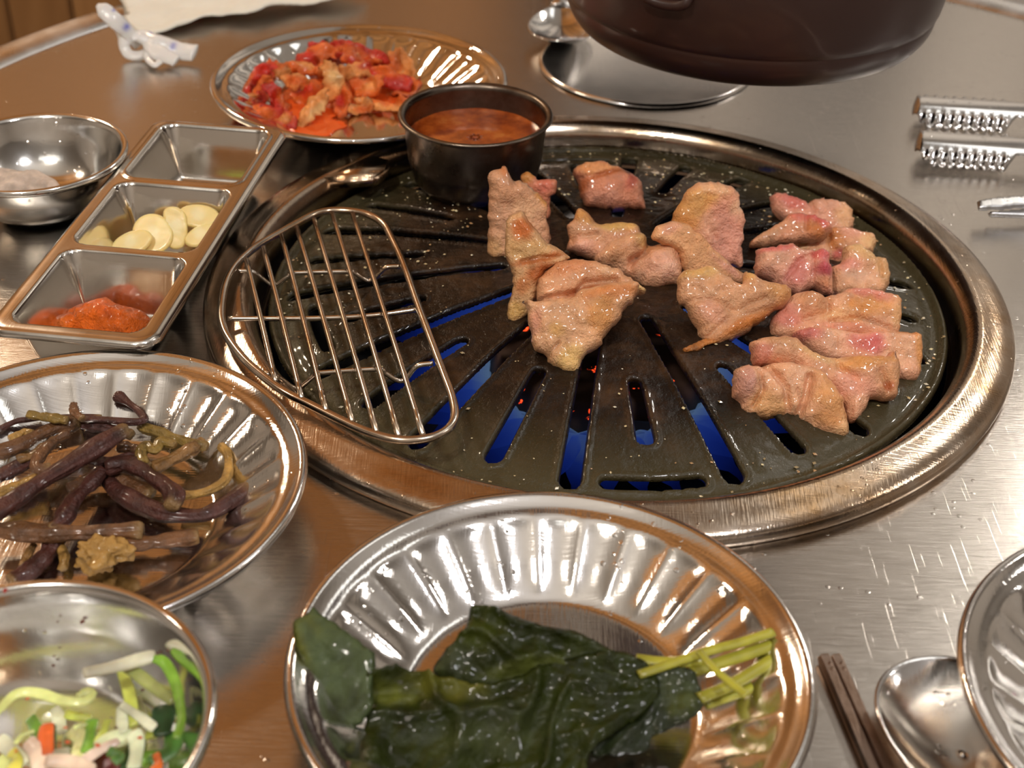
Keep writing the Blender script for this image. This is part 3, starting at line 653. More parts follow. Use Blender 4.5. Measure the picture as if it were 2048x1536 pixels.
meat('large folded pork piece in front at the centre of the pan', zA, [(305, 985), (340, 967), (420, 985), (540, 968), (640, 950), (690, 900), (850, 872), (1000, 852), (1065, 868), (1035, 960), (1010, 1005), (962, 1045), (940, 1100), (860, 1190), (832, 1230), (822, 1262), (760, 1300), (705, 1345), (672, 1440), (640, 1465), (560, 1440), (482, 1385), (470, 1340), (382, 1280), (368, 1200), (342, 1080), (335, 1010)], (620, 1455), 4, 42, .013, (.68, .47, .32), [(600, 1370, (90, 90, 0), (.70, .56, .28)), (800, 1080, (70, 130, 20), (.62, .38, .17)), (900, 930, (180, 40, -8), (.62, .32, .14)), (380, 1120, (40, 90, 0), (.62, .38, .3)), (520, 1180, (50, 50, 0), (.66, .46, .22))], [([(640, 950), (720, 1050), (740, 1160)], .0010, 30), ([(480, 1330), (540, 1260)], .0018, 12), ([(370, 990), (420, 1200), (480, 1350)], .0008, 25)], [(700, 1100, 90, .0018), (500, 1150, 60, .0012), (820, 950, 70, .001)], lift=.001)
# centre
meat('pork piece with a yellow fat edge behind the rolled piece at the centre', zA, [(588, 500), (622, 460), (655, 395), (705, 412), (760, 470), (820, 495), (950, 480), (1040, 500), (1060, 545), (1090, 620), (1000, 720), (850, 760), (740, 735), (600, 668), (588, 640), (600, 590), (583, 530)], (700, 725), -8, 35, .012, (.64, .42, .30), [(690, 450, (50, 70, -30), (.64, .38, .14)), (900, 505, (150, 38, 0), (.68, .52, .22)), (690, 650, (90, 60, 10), (.72, .47, .40)), (620, 600, 40, (.55, .32, .2)), (740, 560, (140, 40, 25), (.66, .45, .32))], [([(595, 650), (640, 600), (780, 570)], .0012, 18)], [(680, 660, 60, .003)], lift=.003)
meat('thick rolled pork piece in the middle with a rounded right end', zA, [(780, 720), (830, 640), (950, 560), (1040, 540), (1110, 550), (1132, 615), (1200, 608), (1270, 600), (1312, 622), (1332, 680), (1350, 800), (1315, 880), (1250, 892), (1140, 912), (1070, 890), (1020, 850), (940, 820), (880, 790)], (1150, 905), 6, 40, .016, (.66, .44, .32), [(1190, 780, (110, 90, 0), (.74, .50, .43)), (1150, 640, (60, 30, 0), (.60, .36, .2)), (1070, 600, (60, 50, 0), (.64, .48, .24)), (900, 700, (80, 50, -30), (.60, .38, .24)), (1010, 760, (40, 60, 0), (.62, .36, .24))], [([(1130, 610), (1090, 690), (1000, 730)], .0035, 20), ([(1000, 770), (1050, 700)], .0015, 22)], [(1200, 760, 90, .004), (900, 680, 70, .002), (1050, 590, 50, .003)], lift=.002)
meat('tall upright pork piece standing right of the centre with a tan rind edge', zB, [(8, 240), (50, 160), (105, 75), (200, 46), (300, 58), (372, 100), (386, 190), (405, 262), (400, 350), (390, 430), (387, 528), (330, 515), (250, 500), (120, 420), (10, 330)], (370, 525), 10, 22, .010, (.70, .46, .36), [(60, 230, (75, 150, 20), (.60, .34, .12)), (150, 150, (90, 70, -20), (.64, .42, .18)), (300, 330, (90, 180, 0), (.70, .42, .38)), (230, 80, (90, 30, 0), (.70, .5, .35)), (350, 180, 40, (.74, .56, .46))], [([(190, 120), (170, 230), (220, 350)], .0008, 20)], jag=.0005, lift=.001)
meat('smooth peach-coloured fat flap leaning between the two right-hand pieces', zC, [(975, 800), (1010, 705), (1100, 657), (1200, 652), (1285, 662), (1345, 722), (1405, 762), (1500, 870), (1600, 960), (1700, 1050), (1765, 1095), (1740, 1190), (1500, 1150), (1300, 1130), (1240, 1020), (1200, 900), (1080, 850)], (1650, 1180), 14, 30, .009, (.70, .47, .30), [(1350, 930, (130, 160, 30), (.70, .46, .28)), (1620, 1060, (150, 40, 40), (.68, .42, .36)), (1120, 720, (90, 40, -20), (.70, .44, .34))], rough=.0004, lift=.003)
meat('wide browned pork piece right of the centre with a pointed right tip', zB, [(28, 580), (50, 522), (130, 505), (210, 487), (280, 530), (390, 590), (400, 535), (425, 518), (500, 568), (620, 592), (667, 622), (660, 690), (580, 742), (500, 802), (400, 880), (300, 922), (240, 942), (190, 930), (160, 900), (130, 830), (70, 720), (35, 700), (28, 640)], (220, 935), 6, 46, .012, (.64, .42, .28), [(120, 540, (110, 40, -5), (.66, .48, .22)), (380, 840, (190, 32, -28), (.58, .26, .07)), (600, 640, (80, 60, 10), (.60, .37, .17)), (250, 680, (130, 50, 10), (.66, .46, .33)), (200, 760, (90, 50, 20), (.67, .42, .33)), (430, 545, 30, (.66, .46, .2))], [([(80, 700), (200, 690), (330, 760), (500, 690)], .0012, 22), ([(190, 900), (300, 800), (540, 740)], .0012, 18)], [(250, 620, 80, .002), (480, 640, 80, .002)], lift=.002)
meat('dark-tipped pork piece standing alone at the back of the pan', zC, [(288, 205), (312, 162), (400, 122), (540, 116), (650, 150), (722, 182), (830, 240), (890, 330), (900, 420), (907, 532), (800, 537), (640, 552), (480, 532), (400, 510), (345, 400), (332, 310), (295, 250)], (640, 545), 0, 35, .016, (.58, .30, .22), [(480, 190, (200, 60, 5), (.66, .38, .20)), (560, 250, (200, 28, -14), (.42, .15, .05)), (760, 225, (40, 22, 20), (.08, .03, .02)), (800, 300, (50, 80, 30), (.50, .16, .12)), (370, 350, (40, 90, 0), (.48, .18, .08)), (560, 440, (150, 60, 0), (.60, .34, .28))], [([(330, 280), (520, 250), (720, 190)], .001, 18)]+[([(330+i*45, 215-i*8), (350+i*45, 150-i*4)], .0009, 8) for i in range(7)], [(600, 400, 120, .003)], lift=.002)
zr = panzp(1395, 690)
tag(slab('burnt_crust', [(1365, 697), (1385, 688), (1400, 676), (1430, 672), (1438, 680), (1415, 688), (1400, 697), (1380, 701)], (1395, 692, zr+.0012), M['meat'], 0, 80, .0015, rough=.0006, rscale=500, seed=8, col=(.42, .15, .03), cell=.0005, jag=.0008, colvar=.4), 'small orange-brown burnt crust stuck to the pan below the wide browned piece', 'meat')
# right group, from the back
G = 'pork pieces overlapping along the right side of the pan'
meat('rear pork piece of the right-hand row with jagged pink top', zB, [(548, 85), (600, 75), (668, 95), (700, 116), (748, 132), (770, 120), (860, 115), (980, 140), (1016, 200), (1003, 272), (960, 330), (800, 330), (640, 260), (570, 200), (545, 140)], (900, 325), 0, 45, .012, (.72, .44, .36), [(650, 140, (90, 45, 15), (.68, .26, .25)), (960, 200, (70, 90, 0), (.72, .50, .33)), (860, 150, (90, 40, 0), (.72, .45, .36))], [([(750, 130), (780, 200)], .002, 14)], lift=.003, jag=.0007, grp=G)
meat('pork piece with a long pointed left tip just in front of the rear one', zB, [(422, 372), (430, 345), (530, 282), (600, 240), (640, 205), (740, 195), (850, 235), (892, 275), (850, 330), (760, 350), (600, 365), (450, 388)], (480, 385), -4, 50, .010, (.66, .40, .29), [(690, 230, (60, 40, 0), (.66, .24, .20)), (800, 240, (80, 40, 30), (.58, .14, .14)), (780, 300, (60, 40, 10), (.58, .26, .10)), (520, 330, (90, 30, -30), (.60, .40, .28))], [([(740, 190), (735, 300)], .0018, 14)], lift=.006, grp=G)
meat('browned pork piece behind the bright pink one, second along the right edge', zB, [(790, 350), (850, 292), (920, 270), (1050, 290), (1130, 322), (1126, 405), (1060, 450), (960, 470), (880, 470), (680, 420), (690, 350), (740, 340)], (1050, 445), 0, 50, .011, (.70, .45, .32), [(900, 330, (70, 60, 40), (.60, .30, .12)), (1020, 310, (90, 40, 8), (.72, .42, .34)), (1100, 370, 50, (.74, .54, .33)), (920, 430, (40, 30, 0), (.5, .16, .15)), (720, 370, 40, (.7, .52, .33))], [([(850, 300), (880, 400), (960, 440)], .0015, 16)], lift=.007, grp=G)
meat('bulging translucent pork piece at the far right edge of the pan', zB, [(890, 490), (955, 455), (965, 375), (1050, 368), (1130, 420), (1200, 450), (1222, 520), (1210, 605), (1150, 660), (1000, 660), (900, 655), (890, 570)], (1150, 655), 4, 50, .013, (.72, .48, .34), [(1080, 410, (110, 50, 25), (.72, .54, .30)), (980, 500, (80, 40, 10), (.74, .38, .34)), (1170, 510, (40, 80, -10), (.66, .46, .26)), (1030, 560, (90, 40, 0), (.74, .54, .44))], [([(1140, 440), (1160, 560)], .0015, 12)], lift=.008, grp=G)
meat('bright pink and purple raw-looking pork piece at the left of the right-hand row', zB, [(455, 425), (472, 396), (560, 385), (650, 360), (720, 390), (770, 400), (862, 395), (882, 450), (905, 570), (900, 645), (840, 648), (770, 620), (700, 660), (600, 620), (520, 560), (462, 535)], (700, 655), -4, 45, .013, (.66, .42, .36), [(560, 410, (110, 26, -8), (.62, .20, .20)), (830, 430, (60, 40, 10), (.56, .15, .17)), (690, 540, (70, 60, -30), (.60, .28, .28)), (840, 520, (60, 50, 0), (.46, .09, .14)), (850, 600, (60, 30, 10), (.66, .38, .26)), (540, 480, (80, 45, 0), (.68, .46, .38)), (660, 360, 22, (.7, .3, .25))], [([(620, 580), (690, 480), (780, 430)], .0018, 16), ([(780, 430), (770, 600)], .0022, 14)], [(840, 520, 50, .003), (540, 480, 60, .002)], lift=.008, jag=.0005, grp=G)
meat('pork piece with an orange-seared top in the middle of the right-hand row', zB, [(545, 800), (590, 730), (660, 650), (780, 628), (862, 655), (990, 610), (1100, 610), (1190, 630), (1270, 655), (1286, 720), (1270, 860), (1200, 900), (900, 900), (720, 900), (560, 890)], (1000, 895), 0, 52, .012, (.68, .44, .32), [(1080, 720, (130, 50, 5), (.66, .38, .16)), (1080, 640, (110, 36, 15), (.72, .34, .30)), (780, 690, (90, 70, 0), (.55, .33, .20)), (640, 790, (90, 60, -10), (.60, .27, .24)), (1250, 760, (40, 90, 0), (.70, .48, .28)), (920, 780, (110, 50, 0), (.70, .48, .30)), (960, 840, (150, 30, 5), (.66, .36, .28))], [([(850, 660), (860, 760), (720, 800)], .0018, 16), ([(870, 810), (1050, 790), (1200, 850)], .0022, 14), ([(960, 640), (1150, 690)], .001, 16)], [(770, 690, 70, .003)], lift=.007, grp=G)
meat('striped pink and white pork belly slice with a straight tan rind at the right edge', zB, [(680, 862), (770, 832), (870, 828), (1040, 860), (1180, 852), (1300, 862), (1390, 862), (1407, 950), (1396, 1090), (1372, 1132), (1292, 1138), (1200, 1120), (1000, 1050), (860, 1020), (740, 940)], (1330, 1132), 6, 48, .013, (.72, .47, .37), [(760, 870, (90, 45, 15), (.62, .24, .24)), (910, 910, (60, 90, 15), (.74, .54, .44)), (1110, 930, (100, 60, 5), (.62, .20, .22)), (1300, 960, (100, 120, 0), (.72, .50, .38)), (1375, 980, (24, 150, -2), (.66, .38, .17)), (1330, 870, (90, 18, 2), (.62, .32, .14))], [([(880, 840), (910, 980)], .001, 16)], lift=.003, grp=G)
meat('golden-brown pork piece with a charred upper corner near the front right', zB, [(443, 912), (500, 890), (600, 878), (690, 888), (770, 950), (900, 998), (1080, 985), (1200, 990), (1246, 966), (1275, 1020), (1284, 1090), (1272, 1205), (1240, 1242), (1130, 1232), (1085, 1300), (1040, 1362), (980, 1345), (940, 1250), (700, 1080), (560, 1050), (460, 1040), (450, 970)], (1030, 1358), 6, 48, .014, (.67, .43, .31), [(1080, 1030, (160, 50, -8), (.63, .36, .14)), (1245, 985, (12, 26, 8), (.10, .03, .02)), (640, 930, (150, 40, 12), (.58, .38, .24)), (800, 1000, (120, 40, 18), (.66, .47, .26)), (490, 1000, (50, 60, 0), (.62, .31, .27)), (1020, 1170, (110, 60, 20), (.70, .42, .36)), (1060, 1280, (70, 60, 0), (.72, .50, .40)), (1220, 1140, (60, 80, 0), (.66, .42, .26)), (1200, 1180, (30, 25, 0), (.45, .17, .07))], [([(900, 1000), (930, 1080), (1010, 1130)], .002, 18), ([(1150, 1090), (1200, 1200)], .0018, 18)], [(1080, 1080, 80, .002), (600, 940, 80, .002)], lift=.002, grp=G)
meat('twisted pork piece nearest the camera at the front right of the pan', zB, [(333, 1150), (345, 1085), (380, 1045), (435, 1035), (500, 1052), (600, 1025), (700, 1030), (800, 1052), (870, 1100), (920, 1180), (962, 1245), (986, 1380), (972, 1462), (900, 1462), (800, 1422), (710, 1362), (680, 1342), (600, 1330), (540, 1350), (450, 1342), (382, 1312), (370, 1262), (335, 1210)], (930, 1460), 0, 46, .015, (.68, .46, .33), [(410, 1160, (75, 100, 10), (.60, .38, .36)), (540, 1280, (90, 60, 0), (.68, .46, .26)), (880, 1240, (90, 140, -30), (.62, .38, .19)), (640, 1120, (110, 70, 20), (.70, .48, .36)), (930, 1400, (60, 50, 0), (.74, .57, .38)), (850, 1360, (70, 40, 20), (.56, .33, .16)), (470, 1130, (20, 80, -10), (.7, .48, .34))], [([(470, 1090), (490, 1200), (440, 1290)], .0028, 14), ([(520, 1060), (620, 1180), (640, 1310)], .003, 22), ([(760, 1120), (740, 1230), (700, 1330)], .0035, 26), ([(690, 1190), (720, 1300)], .0015, 12)], [(410, 1160, 60, .003), (560, 1200, 50, .003), (870, 1250, 90, .003)], lift=.001, grp=G, jag=.0004)

# ------------------------------------------------------------------ kimchi
rn = random.Random(21)
KLAB = ['deep red kimchi leaf along the top back edge of the pile', 'deep red kimchi leaf at the back right of the pile', 'pale-orange kimchi leaf at the right end of the pile', 'orange kimchi leaf sloping down from the back of the pile to the left',
 'orange kimchi tip sticking up at the left peak of the pile', 'dark red kimchi leaf hanging off the left side below the left peak', 'orange kimchi piece between the left peak and the middle hump', 'pale kimchi piece just right of the left peak',
 'pale kimchi leaf spread over the centre right of the pile', 'wide red kimchi leaf at the right, above the shiny juice', 'translucent cream kimchi rib standing upright in the middle', 'pale orange kimchi stalk left of the cream rib',
 'upright orange kimchi strip at the left of the pile', 'small dark red kimchi piece at the far left below the left peak', 'dark red kimchi leaf in the hollow left of the front stalk', 'orange kimchi leaf behind the front stalk',
 'pointed orange kimchi tip nearest the left rim of the plate', 'long red kimchi leaf along the lower left edge of the pile', 'dark red kimchi leaf at the front left edge beside the juice', 'thick pale kimchi stalk pointing at the camera at the front',
 'orange kimchi strip under the cream rib', 'pale wavy kimchi leaf at the front centre', 'orange kimchi piece slanting at the centre right', 'long pale kimchi strip along the front right edge',
 'thin orange kimchi strip ending beside the sauce cup', 'orange kimchi leaf at the right above the long pale strip', 'small orange kimchi scrap on top of the middle', 'thin orange kimchi strip on the crest of the pile']
zK = Z(420, 40, 4.6545)
tag(slab('kimchi_juice', zK([(230, 820), (330, 900), (500, 940), (700, 1000), (800, 1060), (950, 1075), (1100, 1075), (1180, 1020), (1270, 990), (1260, 940), (1150, 900), (1400, 860), (1700, 820), (1930, 640), (1980, 540), (1900, 470), (1500, 420), (800, 600)]), (660, 240, .0028), M['juice'], 0, 89.5, .0008, edge=.004, rough=.0001, seed=3, col=(.7, .1, .02), cell=.0012), 'thin orange-red kimchi juice pooled on the far plate', 'sauce', kind='stuff')
KO = (.66, .12, .015); KR = (.50, .022, .008); KP = (.74, .27, .07); KW = (.80, .46, .18)
KL = [  # cx, cy, rx, ry, rot, z, el, colours, label
    (1300, 300, 300, 70, 3, .016, 60, KR, KO), (1600, 350, 240, 60, 18, .015, 55, KR, KP), (1750, 440, 120, 150, 0, .012, 50, KP, KO), (1000, 330, 180, 80, -20, .014, 50, KO, KR),
    (560, 470, 75, 110, 20, .014, 30, KO, KR), (420, 560, 150, 60, -38, .012, 35, KR, KO), (860, 440, 150, 60, 10, .015, 50, KO, KP), (700, 480, 110, 60, -15, .013, 50, KP, KO),
    (1400, 470, 230, 70, -4, .014, 55, KP, KR), (1640, 540, 200, 80, 8, .011, 55, KR, KO), (1150, 560, 90, 170, -12, .017, 32, KP, KW), (850, 590, 170, 60, 14, .012, 48, KP, KO),
    (480, 680, 70, 150, 20, .011, 35, KO, KR), (360, 720, 90, 60, 0, .009, 50, KR, KP), (620, 720, 150, 60, 50, .010, 45, KR, KO), (950, 690, 190, 90, 20, .009, 50, KO, KR),
    (290, 790, 100, 50, 10, .007, 60, KO, KR), (470, 850, 210, 70, 10, .007, 60, KR, KO), (640, 910, 150, 60, 20, .006, 65, KR, KP), (950, 830, 170, 62, -52, .010, 48, KP, KW),
    (1230, 760, 70, 110, 20, .010, 45, KO, KR), (1370, 790, 150, 50, -8, .008, 60, KP, KO), (1450, 600, 130, 80, -25, .013, 50, KO, KP), (1560, 770, 190, 45, 8, .008, 60, KP, KO),
    (1750, 780, 130, 40, 5, .007, 65, KO, KP), (1800, 600, 120, 60, -25, .009, 60, KO, KR), (1080, 470, 80, 60, 0, .015, 50, KO, KP), (1400, 370, 160, 50, 10, .017, 55, KO, KR)]
for i, (cx, cy, rx, ry, rot, zz, el, c1, c2) in enumerate(KL):
    rx *= 1.22; ry *= 1.25; e_ = ell(cx, cy, rx, ry, rot, 11); e_ = [(x+rn.uniform(-.16, .16)*min(rx, ry)*1.5, y+rn.uniform(-.16, .16)*min(rx, ry)*1.5) for x, y in e_]
    q = zK(e_); c0 = zK([(cx, cy)])[0]; sd = 200+i*7
    def wp(P, px, sd=sd): q_ = np.c_[P, P[:, 0]*0]; return .0048*noise(q_, 85, sd)+.0030*noise(q_, 210, sd+1)
    o = slab('kimchi_piece', q, (c0[0], c0[1], zz), M['kimchi'], rn.uniform(-35, 35), el, .0034, edge=.0018, rough=.0010, rscale=320, seed=sd, col=c1, cell=.00075, warp=wp, jag=.0016, colvar=.25,
             blobs=[(c0[0]+rn.uniform(-.5, .5)*rx/4.65, c0[1]+rn.uniform(-.5, .5)*ry/4.65, (rx/4.65*.55, ry/4.65*.5, rot), c2)])
    lb_ = KLAB[i]; side = 'left' if cx < 800 else ('middle' if cx < 1350 else 'right'); dep = 'back' if cy < 420 else ('centre' if cy < 680 else 'front')
    tag(o, lb_, 'kimchi', 'kimchi pieces on the far plate')

# ------------------------------------------------------------------ braised stems
PUR = (.060, .018, .013); BR2 = (.13, .055, .020); OLV = (.20, .125, .025); GLD = (.34, .19, .045); TAN = (.20, .10, .03)
zS = Z(0, 690, 2.953)
ST = [([(-40, 640), (100, 600), (300, 500), (470, 450)], 36, .012, BR2, 'long brown braised stem at the upper left of the heap'), ([(0, 495), (90, 452), (170, 440), (350, 425), (600, 425)], 15, .013, PUR, 'thin dark stem lying along the back of the heap'),
      ([(165, 410), (260, 425), (400, 445)], 24, .016, OLV, 'short olive-yellow stem at the back left of the heap'), ([(690, 300), (755, 340), (825, 395), (850, 440), (780, 455), (600, 440), (470, 440)], 19, .014, PUR, 'purple stem with a hooked thick head at the back'),
      ([(432, 350), (445, 400), (485, 435)], 20, .018, BR2, 'short stub sticking up at the back of the heap'), ([(480, 470), (640, 490), (780, 530)], 27, .011, PUR, 'dark purple stem lying under the thick diagonal one'),
      ([(820, 480), (950, 520), (1100, 575), (1225, 600)], 27, .010, OLV, 'olive stem at the back right of the heap'), ([(840, 700), (832, 640), (865, 585), (915, 625), (950, 575), (1035, 592)], 27, .014, OLV, 'curled yellow-olive stem top in the middle'),
      ([(900, 735), (1050, 660), (1205, 570)], 37, .010, TAN, 'tan ridged stem on the right below the curled top'), ([(1305, 590), (1348, 660), (1340, 780), (1260, 850), (1150, 882), (1050, 890)], 24, .009, GLD, 'golden stem bent in a hook at the right'),
      ([(400, 850), (560, 795), (720, 800), (900, 880)], 38, .007, BR2, 'brown stem in the shade at the centre bottom of the heap'), ([(640, 800), (700, 870), (850, 950), (1000, 1000), (1200, 1005), (1350, 930), (1485, 840)], 43, .008, PUR, 'thick purple stem curving to the right edge of the heap'),
      ([(430, 640), (600, 690), (780, 660), (870, 720)], 26, .012, PUR, 'dark stem crossing beneath the arched one'), ([(620, 720), (760, 700), (900, 780), (1000, 850), (1030, 900), (1010, 960)], 40, .013, PUR, 'purple stem arched over the centre of the heap'),
      ([(600, 740), (530, 820), (430, 920), (370, 1030), (290, 1090)], 40, .011, PUR, 'purple stem running down to the lower left'), ([(100, 680), (200, 650), (330, 560)], 28, .012, TAN, 'short tan stem at the left'),
      ([(400, 520), (300, 580), (220, 680), (222, 730), (300, 720)], 28, .014, BR2, 'hooked brown stem at the left of the thick one'), ([(-20, 785), (150, 705), (250, 680)], 36, .010, PUR, 'dark stem cut off by the left frame edge'),
      ([(-20, 880), (80, 840), (240, 780)], 26, .009, GLD, 'golden frayed stem at the far left'), ([(60, 560), (140, 515), (190, 530)], 22, .012, GLD, 'small golden tip at the upper left of the heap'),
      ([(-60, 1010), (100, 905), (300, 770), (520, 640), (745, 495)], 48, .019, PUR, 'thickest stem lying diagonally across the top of the heap'), ([(330, 1150), (280, 1230), (180, 1330), (60, 1400)], 46, .006, PUR, 'purple stem at the lower left running under the nearest ones'),
      ([(340, 1160), (380, 1250), (370, 1325)], 24, .006, GLD, 'short orange-tan stem end at the bottom'), ([(200, 1180), (150, 1260), (130, 1310)], 20, .005, TAN, 'thin tan stem end at the bottom left'),
      ([(-40, 1085), (200, 1105), (500, 1108), (845, 1100)], 46, .010, BR2, 'long straight brown stem nearest the camera'), ([(640, 1185), (850, 1172), (1175, 1130)], 40, .007, BR2, 'brown stem pointing right at the front of the heap'),
      ([(700, 600), (780, 610), (860, 640)], 30, .010, BR2, 'short brown stem below the thick diagonal one')]
for i, (pts, hw, zz, cl, lb) in enumerate(ST):
    q = zS(pts); px = hw*1.28/2.953
    W3 = [at(x, y, zz) for x, y in q]; d = np.linalg.norm(W3[0]-CAM); rad = px*d/F_PX
    n = 40; Pn = spline(W3, n); t = np.linspace(0, 1, n); rr_ = rad*(1+.12*np.sin(t*9+i)+.06*np.sin(t*23+i*2)); rr_[0] *= .8; rr_[-1] *= .85
    if 'hooked thick head' in lb: rr_ = rr_*(1+.9*np.exp(-(t/.09)**2))
    def cf(V, t_, cl=cl, i=i):
        c = np.asarray(cl)*(1+.45*noise(V, 260, i)[:, None]+.3*noise(V, 900, i+3)[:, None]); e = np.exp(-((1-t_)/.05)**2)[:, None]; return np.clip(c*(1-e*.7)+e*.7*np.array((.28, .17, .06)), 0, 1)
    tag(tube('braised_stem', Pn, rr_, M['stem'], None, 28, .8, rough=.14, ridge=.22, seed=i, colf=cf), lb, 'vegetable', 'braised stems on the left plate')
# crinkled floret
V0 = []
bm = bmesh.new(); bmesh.ops.create_icosphere(bm, subdivisions=5, radius=1)
co = np.array([v.co[:] for v in bm.verts]); dsp = 1+.55*fbm(co, 1.5, 5, 2)+.28*fbm(co, 3.4, 9, 2)
pc = at(205, 1112, .009)
for v, k_ in zip(bm.verts, dsp): v.co = Vector((pc[0]+v.co.x*.0075*k_, pc[1]+v.co.y*.006*k_, pc[2]+v.co.z*.0045*k_))
me = bpy.data.meshes.new('stem_floret'); bm.to_mesh(me); bm.free(); a = me.color_attributes.new('Col', 'FLOAT_COLOR', 'POINT')
cc3 = np.ones((len(co), 4)); cc3[:, :3] = np.array((.36, .20, .05))*(.8+.4*(dsp-.6))[:, None]; a.data.foreach_set('color', cc3.ravel().astype(np.float32))
fo = link('stem_floret', me, M['stem']); tag(fo, 'crinkled golden floret lying at the front of the braised stems', 'vegetable')
tube('floret_stalk', spline([at(225, 1105, .009), at(245, 1110, .009), at(268, 1111, .008)], 10), .0016, M['stem'], fo, 8, col=(.34, .19, .05), rough=.2)

# ------------------------------------------------------------------ pickled leaves
zF = Z(560, 980, 1.8963)
DG = (.016, .022, .0015); DG2 = (.032, .040, .004); YG = (.13, .13, .012); YS = (.36, .34, .035)
bp = np.array(zF([(1480, 720)])[0])
def fan(amp, k, seed, far=420):
    def f(P, px):
        d = px-bp; a = np.arctan2(d[:, 1], -d[:, 0]); rr = np.hypot(d[:, 0], d[:, 1])
        q = np.c_[P, P[:, 0]*0]; w_ = a*k*.62+2.4*noise(q, 38, seed)+1.1*noise(q, 90, seed+2)
        ridge = 1-np.abs(np.sin(w_)); am = amp*np.clip(rr/far, .25, 1.2)
        w2 = a*k*1.9+2.0*noise(q, 60, seed+21); r2 = 1-np.abs(np.sin(w2))
        return am*(ridge**2.2*1.5-.6)+am*.35*r2**2+.0016*noise(q, 70, seed+5)+.0009*noise(q, 260, seed+6)+.0004*noise(q, 700, seed+7)
    return f
LV = 'pickled leaves on the front plate'
def leafo(lb, pts, anc, az, el, col, blobs, wp, T=.0013, seed=0):
    q = zF(pts); a_ = zF([anc[:2]])[0]
    return tag(slab('pickled_leaf', q, (a_[0], a_[1], anc[2]), M['leaf'], az, el, T, edge=.0006, rough=.00025, rscale=200, seed=seed, col=col, cell=.0009, warp=wp, jag=.0004, colvar=.3, blobs=bl(zF, blobs)), lb, 'vegetable', LV)
leafo('yellow-green lowest pickled leaf showing at the left rim of the plate', [(62, 640), (120, 700), (180, 850), (300, 880), (420, 900), (500, 1120), (330, 1120), (250, 1010), (180, 940), (100, 830)], (250, 900, .010), 0, 70, YG, [(380, 1000, 60, (.16, .15, .015)), (200, 880, 50, DG2)], fan(.0012, 9, 3), seed=301)
leafo('broad dark green pickled leaf spread across the front of the plate', [(340, 690), (430, 672), (560, 692), (640, 700), (760, 730), (900, 700), (1050, 640), (1240, 610), (1380, 650), (1440, 720), (1420, 800), (1300, 900), (1170, 1000), (1150, 1130), (1000, 1200), (500, 1200), (350, 1090), (300, 980), (330, 830)], (800, 860, .015), 0, 66, DG, [(620, 730, (140, 50, 10), (.10, .10, .012)), (420, 760, (90, 40, 10), (.10, .11, .015)), (800, 900, (250, 80, -10), (.028, .035, .009))], fan(.0042, 10, 8), seed=305)
leafo('folded dark pickled leaf rising to a corner at the back of the pile', [(575, 680), (610, 620), (670, 560), (705, 520), (722, 445), (745, 430), (800, 440), (880, 470), (1020, 518), (1100, 530), (1180, 560), (1250, 600), (1340, 625), (1400, 665), (1380, 730), (1200, 700), (1000, 720), (760, 760), (620, 720)], (900, 640, .021), 0, 52, DG, [(760, 560, (120, 60, -10), DG2), (640, 640, (60, 50, -30), (.04, .05, .02)), (900, 680, (150, 40, -10), (.06, .07, .012))], fan(.0032, 12, 15), seed=309)
leafo('dark crumpled pickled leaf at the right of the pile beside the stems', [(1160, 860), (1180, 790), (1280, 740), (1400, 660), (1480, 670), (1560, 680), (1592, 740), (1612, 800), (1560, 870), (1420, 930), (1385, 985), (1200, 1005), (1165, 950)], (1400, 850, .013), 0, 62, (.016, .022, .008), [(1480, 740, (100, 60, 0), (.04, .05, .02)), (1540, 820, (60, 50, 0), (.05, .06, .015))], fan(.0030, 14, 22, 250), seed=313)
def wleft(P, px): q = np.c_[P, P[:, 0]*0]; return .0008*noise(q, 60, 77)+.0004*noise(q, 200, 78)
leafo('flat matte green pickled leaf leaning on the left rim of the plate', [(52, 500), (110, 462), (125, 435), (150, 465), (230, 520), (335, 600), (362, 632), (352, 740), (345, 830), (300, 890), (235, 900), (180, 865), (120, 720), (65, 610)], (220, 800, .016), -14, 58, (.050, .068, .026), [(90, 560, (50, 90, -10), (.08, .085, .012)), (250, 800, (90, 60, 0), (.028, .038, .010)), (160, 640, (30, 160, -30), (.062, .085, .035))], wleft, seed=317)
LS = [([(1360, 700), (1450, 670), (1540, 640), (1620, 612), (1740, 580), (1870, 540)], 17, .020, 'longest yellow-green leaf stem at the top of the bundle'), ([(1560, 690), (1700, 645), (1800, 610), (1905, 572)], 22, .017, 'thick leaf stem just below the topmost one'),
      ([(1590, 790), (1700, 745), (1820, 675), (1915, 610)], 21, .016, 'leaf stem with a pale cut end near the plate rim'), ([(1588, 612), (1650, 680), (1715, 735), (1772, 782)], 13, .0235, 'thin leaf stem crossing over the others'), ([(1610, 810), (1720, 770), (1830, 742)], 24, .012, 'lowest leaf stem in the bundle'), ([(1350, 640), (1480, 655), (1600, 640)], 20, .018, 'short stem joining the dark leaves')]
for i, (pts, hw, zz, lb) in enumerate(LS):
    W3 = [at(x, y, zz) for x, y in zF(pts)]; d = np.linalg.norm(W3[0]-CAM); n = 30
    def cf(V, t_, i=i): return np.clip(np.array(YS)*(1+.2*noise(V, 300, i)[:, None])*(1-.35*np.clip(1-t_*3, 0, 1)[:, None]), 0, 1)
    tag(tube('leaf_stem', spline(W3, n), hw*1.3/1.8963*d/F_PX*np.linspace(.9, 1.05, n), M['leafstem'], None, 12, .6, rough=.08, seed=i+50, colf=cf), lb, 'vegetable', 'leaf stems on the front plate')

